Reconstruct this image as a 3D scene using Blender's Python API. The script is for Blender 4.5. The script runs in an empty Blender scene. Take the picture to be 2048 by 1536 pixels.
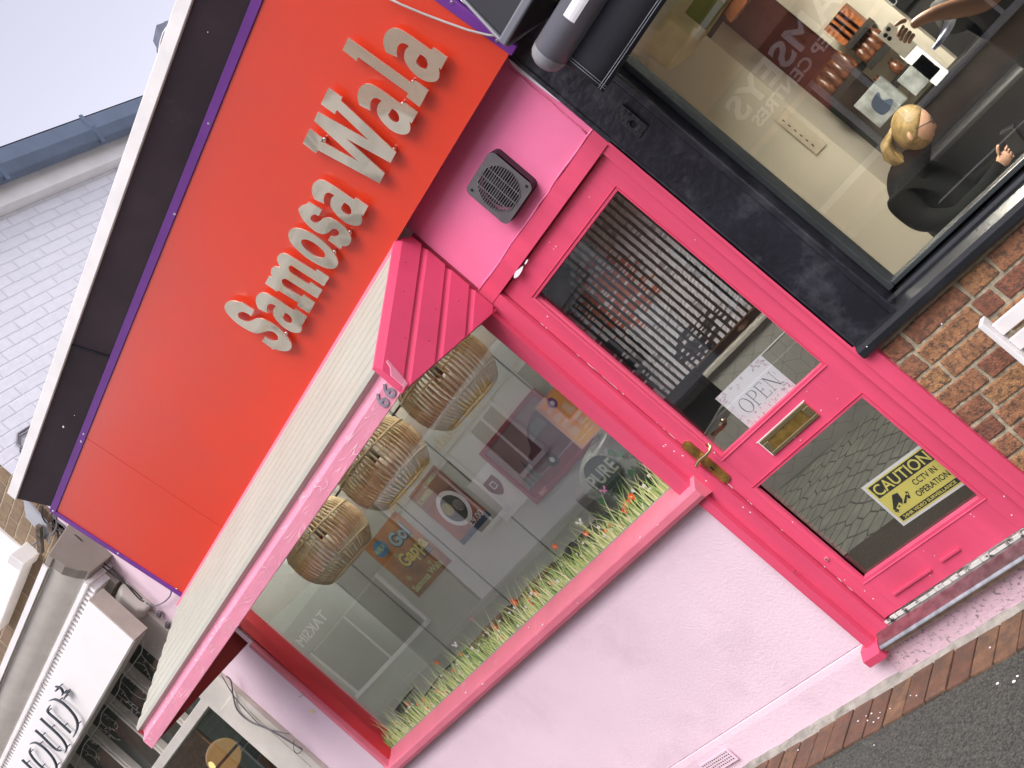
import bpy, bmesh, math, random
from mathutils import Vector, Matrix
from math import radians as R, sin, cos, pi, tan

random.seed(7)
SC = bpy.context.scene
COL = SC.collection

# ------------------------------------------------------------------ camera, sky, sun, exposure
YAW, PITCH, ROLL = R(39.6027), R(2.4096), R(49.2230)
CAM = Vector((0.0, -3.14, 1.6))
FPX = 2146.55                      # focal length in pixels of a 2048 wide picture
_f = Vector((-sin(YAW)*cos(PITCH), cos(YAW)*cos(PITCH), sin(PITCH)))
_r0 = Vector((cos(YAW), sin(YAW), 0)); _u0 = _r0.cross(_f)
_x = _r0*cos(ROLL) - _u0*sin(ROLL)
_up = _r0*sin(ROLL) + _u0*cos(ROLL)
cam = bpy.data.objects.new('camera', bpy.data.cameras.new('camera')); COL.objects.link(cam)
cam.matrix_world = Matrix(((_x.x, _up.x, -_f.x, CAM.x), (_x.y, _up.y, -_f.y, CAM.y), (_x.z, _up.z, -_f.z, CAM.z), (0, 0, 0, 1)))
cam.data.sensor_fit = 'HORIZONTAL'; cam.data.sensor_width = 36.0
cam.data.lens = FPX/2048*36.0
cam.data.clip_start = 0.05; cam.data.clip_end = 600
SC.camera = cam

SUN_EL, SUN_AZ = R(54), R(152)     # azimuth measured clockwise from +Y: the sun stands in front of the shops, a little left
w = bpy.data.worlds.new('World'); SC.world = w; w.use_nodes = True
nt = w.node_tree; nt.nodes.clear()
sky = nt.nodes.new('ShaderNodeTexSky'); sky.sky_type = 'NISHITA'; sky.sun_disc = False
sky.sun_elevation = SUN_EL; sky.sun_rotation = SUN_AZ
sky.air_density = 1.0; sky.dust_density = 1.5; sky.ozone_density = 1.0
hs = nt.nodes.new('ShaderNodeHueSaturation'); hs.inputs['Saturation'].default_value = 0.30
tint = nt.nodes.new('ShaderNodeMix'); tint.data_type = 'RGBA'; tint.blend_type = 'MULTIPLY'
tint.inputs['Factor'].default_value = 1.0; tint.inputs['B'].default_value = (1.04, 0.965, 1.02, 1)
bg = nt.nodes.new('ShaderNodeBackground'); bg.inputs['Strength'].default_value = 0.10
wo = nt.nodes.new('ShaderNodeOutputWorld')
nt.links.new(sky.outputs['Color'], hs.inputs['Color']); nt.links.new(hs.outputs['Color'], tint.inputs['A'])
nt.links.new(tint.outputs['Result'], bg.inputs['Color']); nt.links.new(bg.outputs[0], wo.inputs[0])

sd = bpy.data.lights.new('sun', 'SUN'); sd.energy = 1.15; sd.angle = R(40); sd.color = (1.0, 0.96, 0.91)
sun = bpy.data.objects.new('sun', sd); COL.objects.link(sun)
_tosun = Vector((sin(SUN_AZ)*cos(SUN_EL), cos(SUN_AZ)*cos(SUN_EL), sin(SUN_EL)))
sun.rotation_euler = _tosun.to_track_quat('Z', 'Y').to_euler()
sun.location = (0, -10, 20)

SC.view_settings.view_transform = 'Standard'; SC.view_settings.look = 'None'
SC.view_settings.exposure = 1.58; SC.view_settings.gamma = 1.0
SC.cycles.max_bounces = 8; SC.cycles.transparent_max_bounces = 12
SC.cycles.use_denoising = True

# ------------------------------------------------------------------ picture point -> place on a known plane
def ray(px, py):
    return _x*((px-1024)/FPX) - _up*((py-768)/FPX) + _f
def at(px, py, y=None, x=None, z=None):
    d = ray(px, py)
    if y is not None: t = (y-CAM.y)/d.y
    elif x is not None: t = (x-CAM.x)/d.x
    else: t = (z-CAM.z)/d.z
    return CAM + d*t

# ------------------------------------------------------------------ materials
MATS = {}
def mat(name, col, rough=0.6, metal=0.0, var=0.12, vscale=6.0, bump=0.0, bscale=60.0, spec=0.5, coat=0.0,
        emit=None, estr=0.0, col2=None, island=0.0, stain=None, stain_scale=3.0, stain_lo=0.55, stain_hi=0.75, aniso=None):
    if name in MATS: return MATS[name]
    m = bpy.data.materials.new(name); m.use_nodes = True; MATS[name] = m
    nt = m.node_tree; N = nt.nodes; L = nt.links
    b = N['Principled BSDF']
    b.inputs['Roughness'].default_value = rough; b.inputs['Metallic'].default_value = metal
    b.inputs['Specular IOR Level'].default_value = spec
    if coat: b.inputs['Coat Weight'].default_value = coat; b.inputs['Coat Roughness'].default_value = 0.22; b.inputs['Coat IOR'].default_value = 1.8
    tc = N.new('ShaderNodeTexCoord')
    mp = N.new('ShaderNodeMapping'); L.new(tc.outputs['Object'], mp.inputs['Vector'])
    if aniso: mp.inputs['Scale'].default_value = aniso
    c1 = tuple(col)+(1,); 
    if col2 is None: col2 = tuple(max(0, c*(1-2*var)) for c in col)
    n = N.new('ShaderNodeTexNoise'); n.inputs['Scale'].default_value = vscale; n.inputs['Detail'].default_value = 6
    n.inputs['Roughness'].default_value = 0.6
    L.new(mp.outputs[0], n.inputs['Vector'])
    rp = N.new('ShaderNodeValToRGB'); rp.color_ramp.elements[0].position = 0.35; rp.color_ramp.elements[1].position = 0.68
    rp.color_ramp.elements[0].color = tuple(col2)+(1,); rp.color_ramp.elements[1].color = c1
    L.new(n.outputs['Fac'], rp.inputs['Fac'])
    out = rp.outputs['Color']
    if island:
        g = N.new('ShaderNodeNewGeometry'); h = N.new('ShaderNodeHueSaturation')
        mr = N.new('ShaderNodeMapRange'); mr.inputs['To Min'].default_value = 1-island; mr.inputs['To Max'].default_value = 1+island
        L.new(g.outputs['Random Per Island'], mr.inputs['Value']); L.new(mr.outputs[0], h.inputs['Value'])
        mr2 = N.new('ShaderNodeMapRange'); mr2.inputs['To Min'].default_value = 0.5-island*0.06; mr2.inputs['To Max'].default_value = 0.5+island*0.05
        L.new(g.outputs['Random Per Island'], mr2.inputs['Value']); L.new(mr2.outputs[0], h.inputs['Hue'])
        L.new(out, h.inputs['Color']); out = h.outputs['Color']
    if stain:
        n2 = N.new('ShaderNodeTexNoise'); n2.inputs['Scale'].default_value = stain_scale; n2.inputs['Detail'].default_value = 10
        n2.inputs['Roughness'].default_value = 0.7
        L.new(tc.outputs['Object'], n2.inputs['Vector'])
        r2 = N.new('ShaderNodeMapRange'); r2.inputs['From Min'].default_value = stain_lo; r2.inputs['From Max'].default_value = stain_hi
        L.new(n2.outputs['Fac'], r2.inputs['Value'])
        mx = N.new('ShaderNodeMix'); mx.data_type = 'RGBA'; mx.inputs['B'].default_value = tuple(stain)+(1,)
        L.new(r2.outputs[0], mx.inputs['Factor']); L.new(out, mx.inputs['A']); out = mx.outputs['Result']
    L.new(out, b.inputs['Base Color'])
    if rough > 0.05:
        rr = N.new('ShaderNodeMapRange'); rr.inputs['To Min'].default_value = max(0.02, rough*0.85); rr.inputs['To Max'].default_value = min(1, rough*1.2)
        L.new(n.outputs['Fac'], rr.inputs['Value']); L.new(rr.outputs[0], b.inputs['Roughness'])
    if bump:
        nb = N.new('ShaderNodeTexNoise'); nb.inputs['Scale'].default_value = bscale; nb.inputs['Detail'].default_value = 5
        L.new(mp.outputs[0], nb.inputs['Vector'])
        bp = N.new('ShaderNodeBump'); bp.inputs['Strength'].default_value = bump; bp.inputs['Distance'].default_value = 0.004
        L.new(nb.outputs['Fac'], bp.inputs['Height']); L.new(bp.outputs[0], b.inputs['Normal'])
    if emit:
        b.inputs['Emission Color'].default_value = tuple(emit)+(1,); b.inputs['Emission Strength'].default_value = estr
    return m

def glass_mat(name, tintc=(0.96, 0.97, 0.96), base=0.07, rough=0.0):
    if name in MATS: return MATS[name]
    m = bpy.data.materials.new(name); m.use_nodes = True; MATS[name] = m
    N = m.node_tree.nodes; L = m.node_tree.links; N.clear()
    o = N.new('ShaderNodeOutputMaterial'); mx = N.new('ShaderNodeMixShader')
    t = N.new('ShaderNodeBsdfTransparent'); t.inputs['Color'].default_value = tuple(tintc)+(1,)
    g = N.new('ShaderNodeBsdfGlossy'); g.inputs['Roughness'].default_value = rough
    fr = N.new('ShaderNodeLayerWeight'); fr.inputs['Blend'].default_value = 0.5
    pw = N.new('ShaderNodeMath'); pw.operation = 'POWER'; pw.inputs[1].default_value = 4.0; L.new(fr.outputs['Facing'], pw.inputs[0])
    mr = N.new('ShaderNodeMapRange'); mr.inputs['To Min'].default_value = base; mr.inputs['To Max'].default_value = 1.0
    nz = N.new('ShaderNodeTexNoise'); nz.inputs['Scale'].default_value = 1.3
    tc = N.new('ShaderNodeTexCoord'); L.new(tc.outputs['Object'], nz.inputs['Vector'])
    bp = N.new('ShaderNodeBump'); bp.inputs['Strength'].default_value = 0.02; bp.inputs['Distance'].default_value = 0.02
    L.new(nz.outputs['Fac'], bp.inputs['Height']); L.new(bp.outputs[0], g.inputs['Normal'])
    L.new(pw.outputs[0], mr.inputs['Value']); L.new(mr.outputs[0], mx.inputs['Fac'])
    L.new(t.outputs[0], mx.inputs[1]); L.new(g.outputs[0], mx.inputs[2]); L.new(mx.outputs[0], o.inputs['Surface'])
    return m

# ------------------------------------------------------------------ mesh builder
class MB:
    def __init__(s): s.v = []; s.f = []; s.mi = []; s.sm = []
    def face(s, pts, m=0, smooth=False):
        b = len(s.v); s.v += [tuple(p) for p in pts]; s.f.append(tuple(range(b, b+len(pts)))); s.mi.append(m); s.sm.append(smooth)
    def raw(s, v, f, m=0, smooth=False):
        b = len(s.v); s.v += [tuple(p) for p in v]
        for q in f: s.f.append(tuple(b+i for i in q)); s.mi.append(m); s.sm.append(smooth)
    def box(s, x0, x1, y0, y1, z0, z1, m=0):
        v = [(x0,y0,z0),(x1,y0,z0),(x1,y1,z0),(x0,y1,z0),(x0,y0,z1),(x1,y0,z1),(x1,y1,z1),(x0,y1,z1)]
        s.raw(v, [(0,3,2,1),(4,5,6,7),(0,1,5,4),(1,2,6,5),(2,3,7,6),(3,0,4,7)], m)
    def obox(s, c, ax, ay, az, m=0):
        c = Vector(c); ax, ay, az = Vector(ax), Vector(ay), Vector(az)
        v = [c+ax*i+ay*j+az*k for k in (-1,1) for j in (-1,1) for i in (-1,1)]
        s.raw(v, [(0,2,3,1),(4,5,7,6),(0,1,5,4),(1,3,7,5),(3,2,6,7),(2,0,4,6)], m)
    def prism_x(s, prof, x0, x1, m=0, smooth=False):      # profile of (y,z) points swept along x
        n = len(prof)
        v = [(x0, y, z) for y, z in prof]+[(x1, y, z) for y, z in prof]
        f = [(i, (i+1) % n, n+(i+1) % n, n+i) for i in range(n)]
        s.raw(v, f, m, smooth); s.raw(v, [tuple(range(n))[::-1], tuple(range(n, 2*n))], m)
    def prism_y(s, prof, y0, y1, m=0):                    # profile of (x,z)
        n = len(prof)
        v = [(x, y0, z) for x, z in prof]+[(x, y1, z) for x, z in prof]
        s.raw(v, [(i, (i+1) % n, n+(i+1) % n, n+i) for i in range(n)]+[tuple(range(n))[::-1], tuple(range(n, 2*n))], m)
    def tube(s, pts, r, n=8, m=0, cap=True):
        pts = [Vector(p) for p in pts]; rs = r if isinstance(r, (list, tuple)) else [r]*len(pts)
        v = []; k = len(pts); prev = None
        for i, p in enumerate(pts):
            d = (pts[min(i+1, k-1)]-pts[max(i-1, 0)]).normalized()
            a = prev if prev is not None else (Vector((0, 0, 1)) if abs(d.z) < 0.9 else Vector((1, 0, 0)))
            u = (a-d*a.dot(d)).normalized(); prev = u; q = d.cross(u)
            for j in range(n):
                t = 2*pi*j/n; v.append(p+(u*cos(t)+q*sin(t))*rs[i])
        f = [(i*n+j, i*n+(j+1) % n, (i+1)*n+(j+1) % n, (i+1)*n+j) for i in range(k-1) for j in range(n)]
        s.raw(v, f, m, True)
        if cap: s.raw(v, [tuple(range(n))[::-1], tuple(range((k-1)*n, k*n))], m)
    def lathe(s, prof, c, n=24, m=0, smooth=True):        # profile of (radius, z) about a vertical axis
        v = []; k = len(prof)
        for r, z in prof:
            for j in range(n): v.append((c[0]+r*cos(2*pi*j/n), c[1]+r*sin(2*pi*j/n), c[2]+z))
        s.raw(v, [(i*n+j, i*n+(j+1) % n, (i+1)*n+(j+1) % n, (i+1)*n+j) for i in range(k-1) for j in range(n)], m, smooth)
    def ellipsoid(s, c, rx, ry, rz, n=14, k=9, m=0):
        v = []; 
        for i in range(k+1):
            t = pi*i/k
            for j in range(n): v.append((c[0]+rx*sin(t)*cos(2*pi*j/n), c[1]+ry*sin(t)*sin(2*pi*j/n), c[2]+rz*cos(t)))
        s.raw(v, [(i*n+j, (i+1)*n+j, (i+1)*n+(j+1) % n, i*n+(j+1) % n) for i in range(k) for j in range(n)], m, True)
    def build(s, name, mats, parent=None, bevel=0.0, seg=2):
        me = bpy.data.meshes.new(name); me.from_pydata(s.v, [], s.f); 
        for p, mi, sm in zip(me.polygons, s.mi, s.sm): p.material_index = mi; p.use_smooth = sm
        for m in (mats if isinstance(mats, (list, tuple)) else [mats]): me.materials.append(m)
        bm = bmesh.new(); bm.from_mesh(me); bmesh.ops.remove_doubles(bm, verts=bm.verts, dist=1e-6)
        bmesh.ops.recalc_face_normals(bm, faces=bm.faces); bm.to_mesh(me); bm.free(); me.update()
        o = bpy.data.objects.new(name, me); COL.objects.link(o)
        if parent: o.parent = parent
        if bevel:
            b = o.modifiers.new('bevel', 'BEVEL'); b.width = bevel; b.segments = seg; b.limit_method = 'ANGLE'; b.angle_limit = R(40)
        return o

def absorb(o, mb, m):
    """add worn spots to an existing part as one more material of its own mesh"""
    me = o.data; me.materials.append(m); k = len(me.materials)-1
    bm = bmesh.new(); bm.from_mesh(me); vs = [bm.verts.new(v) for v in mb.v]
    for f in mb.f:
        try: q = bm.faces.new([vs[i] for i in f]); q.material_index = k
        except ValueError: pass
    bm.to_mesh(me); bm.free()
def thing(name, label, cat, group=None, loc=(0, 0, 0)):
    # the things are modelled in world coordinates; the empty sits at the origin of its base via an offset on the children
    o = bpy.data.objects.new(name, None); COL.objects.link(o); o.empty_display_size = 0.1
    return tag(o, label, cat, group)
def tag(o, label=None, cat=None, group=None, kind=None):
    if label: o['label'] = label
    if cat: o['category'] = cat
    if group: o['group'] = group
    if kind: o['kind'] = kind
    return o
def seat(o, loc):
    """put an empty at the base of its thing without moving the parts"""
    loc = Vector(loc); o.location = loc
    for c in o.children: c.matrix_parent_inverse = Matrix.Translation(-loc)
    return o
def dup(o, off, label=None, group=None, parent=None):
    c = o.copy(); COL.objects.link(c)
    if parent: c.parent = parent; c.matrix_parent_inverse = o.matrix_parent_inverse.copy()
    else: c.location = o.location+Vector(off)
    if label: c['label'] = label
    if group: c['group'] = group
    for ch in o.children: dup(ch, off, parent=c)
    return c

# ------------------------------------------------------------------ flat outlines: letters, text, leaves
def smooth_outline(pts, n=5):
    """pts: (x, y) is smooth, (x, y, 1) is a corner; closed; Catmull-Rom between"""
    P = [Vector((p[0], p[1])) for p in pts]; C = [len(p) > 2 for p in pts]; k = len(P); out = []
    for i in range(k):
        a, b = P[i], P[(i+1) % k]
        if C[i] and C[(i+1) % k]: out.append(a); continue
        ta = (b-P[i-1])*0.5 if not C[i] else (b-a)*0.6
        tb = (P[(i+2) % k]-a)*0.5 if not C[(i+1) % k] else (b-a)*0.6
        l = (b-a).length
        if ta.length > 1e-9: ta = ta*min(1, 1.3*l/ta.length)
        if tb.length > 1e-9: tb = tb*min(1, 1.3*l/tb.length)
        for j in range(n):
            t = j/n; h = t*t; c = h*t
            out.append(a*(2*c-3*h+1)+ta*(c-2*h+t)+b*(3*h-2*c)+tb*(c-h))
    return out
def fill(loops, depth):
    """triangulated flat shape with holes, extruded; returns verts (u, v, w) and faces; w=0 is the front, w=depth behind"""
    cu = bpy.data.curves.new('tmp', 'CURVE'); cu.dimensions = '2D'; cu.fill_mode = 'BOTH'; cu.extrude = depth/2
    for l in loops:
        sp = cu.splines.new('POLY'); sp.points.add(len(l)-1); sp.use_cyclic_u = True
        for q, p in zip(sp.points, l): q.co = (p[0], p[1], 0, 1)
    return _grab(cu, depth)
def _grab(cu, depth):
    o = bpy.data.objects.new('tmp', cu); COL.objects.link(o)
    dg = bpy.context.evaluated_depsgraph_get(); me = bpy.data.meshes.new_from_object(o.evaluated_get(dg))
    v = [(p.co.x, p.co.y, p.co.z+depth/2) for p in me.vertices]; f = [tuple(p.vertices) for p in me.polygons]
    bpy.data.objects.remove(o); bpy.data.curves.remove(cu); bpy.data.meshes.remove(me)
    return v, f
_tc = {}
def text(s, depth=0.001, bold=0.0, space=1.0, shear=0.0):
    """text of the built-in font, normalised: cap height 1, starting at u = 0; returns verts, faces, width"""
    key = (s, depth, bold, space, shear)
    if key in _tc: return _tc[key]
    cu = bpy.data.curves.new('tmp', 'FONT'); cu.body = s; cu.size = 1.0; cu.extrude = 0.0005; cu.offset = bold; cu.space_character = space; cu.shear = shear
    cu.resolution_u = 3
    v, f = _grab(cu, 0.001)
    cu = bpy.data.curves.new('tmp', 'FONT'); cu.body = 'H'; cu.size = 1.0
    hv, _ = _grab(cu, 0)
    H = max(p[1] for p in hv); x0 = min(p[0] for p in v); 
    v = [((p[0]-x0)/H, p[1]/H, p[2]) for p in v]
    wd = max(p[0] for p in v)
    _tc[key] = (v, f, wd); return _tc[key]
def put(mb, vf, o, u, v, n, su=1.0, sv=1.0, sw=1.0, m=0):
    """place flat geometry: o origin, u/v axes in the plane, n axis pointing AWAY from the viewer"""
    o, u, v, n = Vector(o), Vector(u), Vector(v), Vector(n)
    mb.raw([o+u*(p[0]*su)+v*(p[1]*sv)+n*(p[2]*sw) for p in vf[0]], vf[1], m)
EX, EY, EZ = Vector((1, 0, 0)), Vector((0, 1, 0)), Vector((0, 0, 1))
def write(mb, s, o, h, width=None, u=EX, v=EZ, n=EY, depth=0.001, m=0, bold=0.0, space=1.0, align='l'):
    tv, tf, wd = text(s, bold=bold, space=space)
    su = h if width is None else width/wd
    o = Vector(o)
    if align == 'c': o = o-Vector(u)*(wd*su/2)
    put(mb, (tv, tf), o, u, v, n, su, h, depth/0.001, m)
def disc(c, r, n=16): return [(c[0]+r*cos(2*pi*i/n), c[1]+r*sin(2*pi*i/n)) for i in range(n)]
def rrect(x0, x1, y0, y1, r, n=5):
    out = []
    for cx, cy, a0 in ((x1-r, y1-r, 0), (x0+r, y1-r, 90), (x0+r, y0+r, 180), (x1-r, y0+r, 270)):
        for i in range(n+1): t = R(a0+90*i/n); out.append((cx+r*cos(t), cy+r*sin(t)))
    return out
def flat(mb, loops, o, depth, u=EX, v=EZ, n=EY, m=0):
    put(mb, fill(loops, depth), o, u, v, n, m=m)

# ------------------------------------------------------------------ palette
PINK = mat('hot_pink_paint', (0.74, 0.082, 0.17), 0.38, var=0.08, vscale=10, bump=0.30, bscale=60, aniso=(1, 1, .16), stain=(0.80, 0.20, 0.30), stain_lo=0.62, stain_hi=0.9)
PINK2 = mat('coral_pink_paint', (0.76, 0.19, 0.27), 0.4, var=0.06, bump=0.15, bscale=40, stain=(0.82, 0.42, 0.48), stain_lo=0.6, stain_hi=0.85, stain_scale=9)
PANELPINK = mat('panel_pink_paint', (0.84, 0.195, 0.37), 0.32, var=0.04, bump=0.06, bscale=25)
STUCCO = mat('pale_pink_masonry_paint', (0.82, 0.63, 0.72), 0.75, var=0.03, vscale=3, bump=0.45, bscale=80, stain=(0.62, 0.46, 0.54), stain_lo=0.52, stain_hi=0.9, stain_scale=2.6)
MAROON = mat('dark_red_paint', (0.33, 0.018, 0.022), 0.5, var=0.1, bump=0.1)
REDREV = mat('shaded_red_reveal', (0.62, 0.035, 0.05), 0.4, var=0.05, bump=0.1)  # reveal's shade put into the colour, darker and redder than the frame
ORANGE = mat('red_orange_panel', (0.74, 0.046, 0.013), 0.34, var=0.03, vscale=1.0, spec=0.6, coat=0.8, stain=(0.60, 0.055, 0.030), stain_lo=0.42, stain_hi=0.85, stain_scale=1.3)
PURPLE = mat('purple_trim', (0.16, 0.035, 0.27), 0.38, var=0.08)
CORN = mat('dark_plum_board', (0.080, 0.056, 0.072), 0.45, var=0.2, vscale=2, bump=0.1, stain=(0.13, 0.11, 0.125), stain_lo=0.6, stain_hi=0.8)
WHITE = mat('white_paint', (0.78, 0.76, 0.75), 0.5, var=0.06, bump=0.08, stain=(0.5, 0.47, 0.43), stain_lo=0.62, stain_hi=0.9)
CREAM = mat('cream_ribbed_sheet', (0.40, 0.40, 0.34), 0.4, var=0.05, vscale=2.5, stain=(0.44, 0.42, 0.31), stain_lo=0.58, stain_hi=0.9, stain_scale=1.6)
GOLD = mat('mirror_gold_acrylic', (0.97, 0.88, 0.70), 0.05, metal=0.76, var=0.02, bump=0.35, bscale=5.5)
_n = GOLD.node_tree.nodes
for q in _n:
    if q.type == 'TEX_NOISE': q.inputs['Detail'].default_value = 0.5
    if q.type == 'BUMP': q.inputs['Distance'].default_value = 0.010
STEEL = mat('worn_steel', (0.62, 0.62, 0.62), 0.3, metal=1.0, var=0.2, vscale=30, stain=(0.30, 0.27, 0.25), stain_lo=0.58, stain_hi=0.8, stain_scale=18)
CHROME = mat('bright_screw', (0.8, 0.8, 0.82), 0.25, metal=1.0)
BRASS = mat('old_brass', (0.55, 0.36, 0.10), 0.35, metal=0.8, var=0.25, vscale=25, stain=(0.16, 0.09, 0.04), stain_lo=0.5, stain_hi=0.75, stain_scale=30)
BRASSB = mat('polished_brass', (0.80, 0.66, 0.36), 0.2, metal=1.0, var=0.1)
BLACKP = mat('black_gloss_paint', (0.016, 0.016, 0.024), 0.34, var=0.15, bump=0.8, bscale=38, stain=(0.085, 0.085, 0.10), stain_lo=0.50, stain_hi=0.80, stain_scale=5)
BLACK = mat('black_plastic', (0.012, 0.012, 0.014), 0.45, var=0.2)
HOLE = mat('deep_black', (0.004, 0.004, 0.004), 0.9)
GREYMETAL = mat('grey_powder_coat', (0.17, 0.175, 0.20), 0.45, var=0.06, bump=0.05, bscale=200)
FABRIC = mat('black_awning_fabric', (0.017, 0.018, 0.026), 0.85, var=0.15, vscale=40, bump=0.25, bscale=500)
THREAD = mat('grey_thread', (0.33, 0.34, 0.38), 0.8)
GLASS = glass_mat('window_glass', base=0.18)
GLASSD = glass_mat('door_glass', base=0.09)
GLASSB = glass_mat('clear_glass', base=0.11)
PAPER = mat('white_paper', (0.82, 0.80, 0.84), 0.6, var=0.03)
INK = mat('black_ink', (0.02, 0.02, 0.02), 0.6)
GREYINK = mat('grey_ink', (0.18, 0.18, 0.24), 0.6)
YELLOW = mat('yellow_vinyl', (0.80, 0.70, 0.17), 0.45, var=0.04)
ASPHALT = mat('asphalt', (0.10, 0.106, 0.09), 0.95, var=0.42, vscale=120, bump=1.0, bscale=130, stain=(0.26, 0.26, 0.235), stain_lo=0.60, stain_hi=0.70, stain_scale=150)
CONC = mat('mortar', (0.36, 0.34, 0.30), 0.9, var=0.2, vscale=20, bump=0.6, bscale=90, stain=(0.13, 0.13, 0.10), stain_lo=0.52, stain_hi=0.7, stain_scale=14)
BRICKR = mat('red_brick', (0.40, 0.185, 0.095), 0.92, var=0.25, vscale=34, bump=1.0, bscale=150, island=0.32, stain=(0.10, 0.06, 0.045), stain_lo=0.47, stain_hi=0.62, stain_scale=55)
PAVER = mat('paver_brick', (0.19, 0.10, 0.06), 0.85, var=0.2, vscale=14, bump=0.8, bscale=120, island=0.16, stain=(0.085, 0.06, 0.045), stain_lo=0.46, stain_hi=0.66, stain_scale=20)
BRICKB = mat('brown_brick', (0.26, 0.18, 0.11), 0.9, var=0.25, vscale=25, bump=0.9, bscale=90, island=0.3)
MORTAR = mat('lime_mortar', (0.48, 0.42, 0.30), 0.95, var=0.2, vscale=30, bump=0.7, bscale=120, stain=(0.16, 0.15, 0.10), stain_lo=0.55, stain_hi=0.75, stain_scale=10)
CREAMP = mat('stone_cream_paint', (0.62, 0.58, 0.52), 0.55, var=0.08, bump=0.1, stain=(0.40, 0.36, 0.30), stain_lo=0.6, stain_hi=0.85, stain_scale=4)
CABLE = mat('grey_cable', (0.16, 0.15, 0.17), 0.6)
CABLEB = mat('black_cable', (0.02, 0.02, 0.022), 0.6)

# ------------------------------------------------------------------ the setting: ground, road, pavement
m = MB(); m.box(-120, 120, -120, 120, -0.6, -0.13); tag(m.build('ground', ASPHALT), kind='structure')
m = MB(); m.box(-60, 60, -5.0, 9.0, -0.4, -0.004); tag(m.build('pavement', ASPHALT), kind='structure')
m = MB(); m.box(-60, 60, -5.15, -5.0, -0.4, 0.0); tag(m.build('kerb', CONC), kind='structure')
m = MB()
for k in range(30):
    m.box(-60+k*4, -58+k*4, -8.65, -8.55, -0.13, -0.126)
m.box(-60, 60, -5.5, -5.42, -0.13, -0.126); m.box(-60, 60, -5.72, -5.64, -0.13, -0.126)
tag(m.build('road_markings', WHITE), kind='structure')
m = MB(); m.box(-60, 60, -40.0, -12.0, -0.4, 0.0); tag(m.build('opposite_pavement', CONC), kind='structure')

m = MB()                                           # one row of pavers laid against the wall, cement fillet behind it
x = -4.6
while x < -0.3:
    wd = 0.102+random.uniform(-.004, .004); z = random.uniform(-.0015, .003); y1 = -0.045+random.uniform(-.004, .004)
    m.obox((x+wd/2, y1-0.1, 0.0+z), (wd/2-0.0045, random.uniform(-.001, .001), random.uniform(-.0008, .0008)), (0.004, 0.0985, 0), (0, 0, 0.006))
    x += wd
tag(m.build('paver_edging', PAVER, bevel=0.002), kind='structure')
m = MB()
xs = [-4.6+i*0.06 for i in range(72)]
pr = [(-0.05+random.uniform(-.006, .008), 0.0215+random.uniform(-.004, .006)) for _ in xs]
for a, b, p, q in zip(xs, xs[1:], pr, pr[1:]):
    m.face([(a, p[0], 0.0015), (b, q[0], 0.0015), (b, 0.002, q[1]), (a, 0.002, p[1])], 0, True)
tag(m.build('cement_fillet', CONC), kind='structure')
m = MB()
for px, py, r in ((1995, 1367, .006), (2028, 1363, .007), (2035, 1352, .005), (1743, 1427, .0045), (1757, 1436, .004), (1747, 1444, .004), (1735, 1441, .004), (1732, 1432, .003), (1760, 1425, .003),
                  (1830, 1324, .003), (1822, 1330, .0035), (1821, 1391, .003), (1833, 1391, .0035), (1716, 1442, .004), (1596, 1500, .004), (1748, 1490, .003), (1980, 1295, .004), (1780, 1417, .003)):
    p = at(px, py, z=0.010 if px < 1990 else 0.0)
    m.ellipsoid((p.x, p.y, p.z), r, r*0.8, r*0.5, 8, 5)
tag(m.build('litter', PAPER), kind='stuff')

# ------------------------------------------------------------------ the pink shop
XW0, XW1 = -5.04, -2.455           # window glass
ZS, ZT = 1.07, 2.36
XD0, XD1 = -2.31, -1.62            # door leaf
shop = thing('pink_shopfront', 'small pink painted shop with a red fascia, lean-to canopy and half glazed door', 'shop')
m = MB()
m.box(-5.54, -2.44, 0.0, 0.16, 0.18, 0.985)        # under the window
m.prism_x([(-.004, 0.0), (-.004, .150), (-.001, .1795), (.16, .1795), (.16, 0.0)], -5.54, -2.425)    # plinth, a little proud
m.box(-5.54, -5.1, 0.0, 0.16, 0.985, 3.3)          # strip left of the window
m.box(-5.1, -2.36, 0.02, 0.16, 2.41, 3.2)          # behind canopy and fascia
wall = m.build('wall', STUCCO, shop, bevel=0.004)
m = MB()                                           # rubbed kicker under the threshold
m.box(-2.425, -1.40, -0.014, 0.14, 0.0, 0.128)
KICK = mat('rubbed_pink_paint', (0.74, 0.52, 0.60), 0.8, var=0.08, vscale=30, bump=0.5, bscale=70, stain=(0.22, 0.18, 0.19), stain_lo=0.54, stain_hi=0.64, stain_scale=60, aniso=(1, 1, 2.2))
m.build('kicker', KICK, shop, bevel=0.003)
m = MB()
m.box(-2.36, -1.563, 0.004, 0.1, 2.078, 3.2)
m.build('vent_panel', PANELPINK, shop)
m = MB()                                           # cracked filler line along the head of the door frame
pts = [(-2.36+i*0.05, -0.002+random.uniform(-.002, .001), 2.082+random.uniform(-.003, .004)) for i in range(17)]
m.tube(pts, [random.uniform(.003, .006) for _ in pts], 6)
pts = [(-1.600+random.uniform(-.003, .003), -0.001, 2.085+i*0.03) for i in range(13)]
m.tube(pts, [random.uniform(.002, .0045) for _ in pts], 6)
m.build('filler_seam', PANELPINK, shop)
m = MB()                                           # bare patches where paint came away
def chip(mb, pts, y, d=0.0015):
    flat(mb, [smooth_outline(pts, 4)], (0, y, 0), d)
def pchip(mb, px, y):
    q = [at(a, b, y=y) for a, b in px]; chip(mb, [(p.x, p.z) for p in q], y)
pchip(m, [(1018, 118), (1036, 122), (1042, 133), (1056, 148), (1078, 165), (1124, 203), (1118, 203), (1060, 160), (1030, 137)], 0.002)
m.build('bare_plaster', PAPER, shop)

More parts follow.
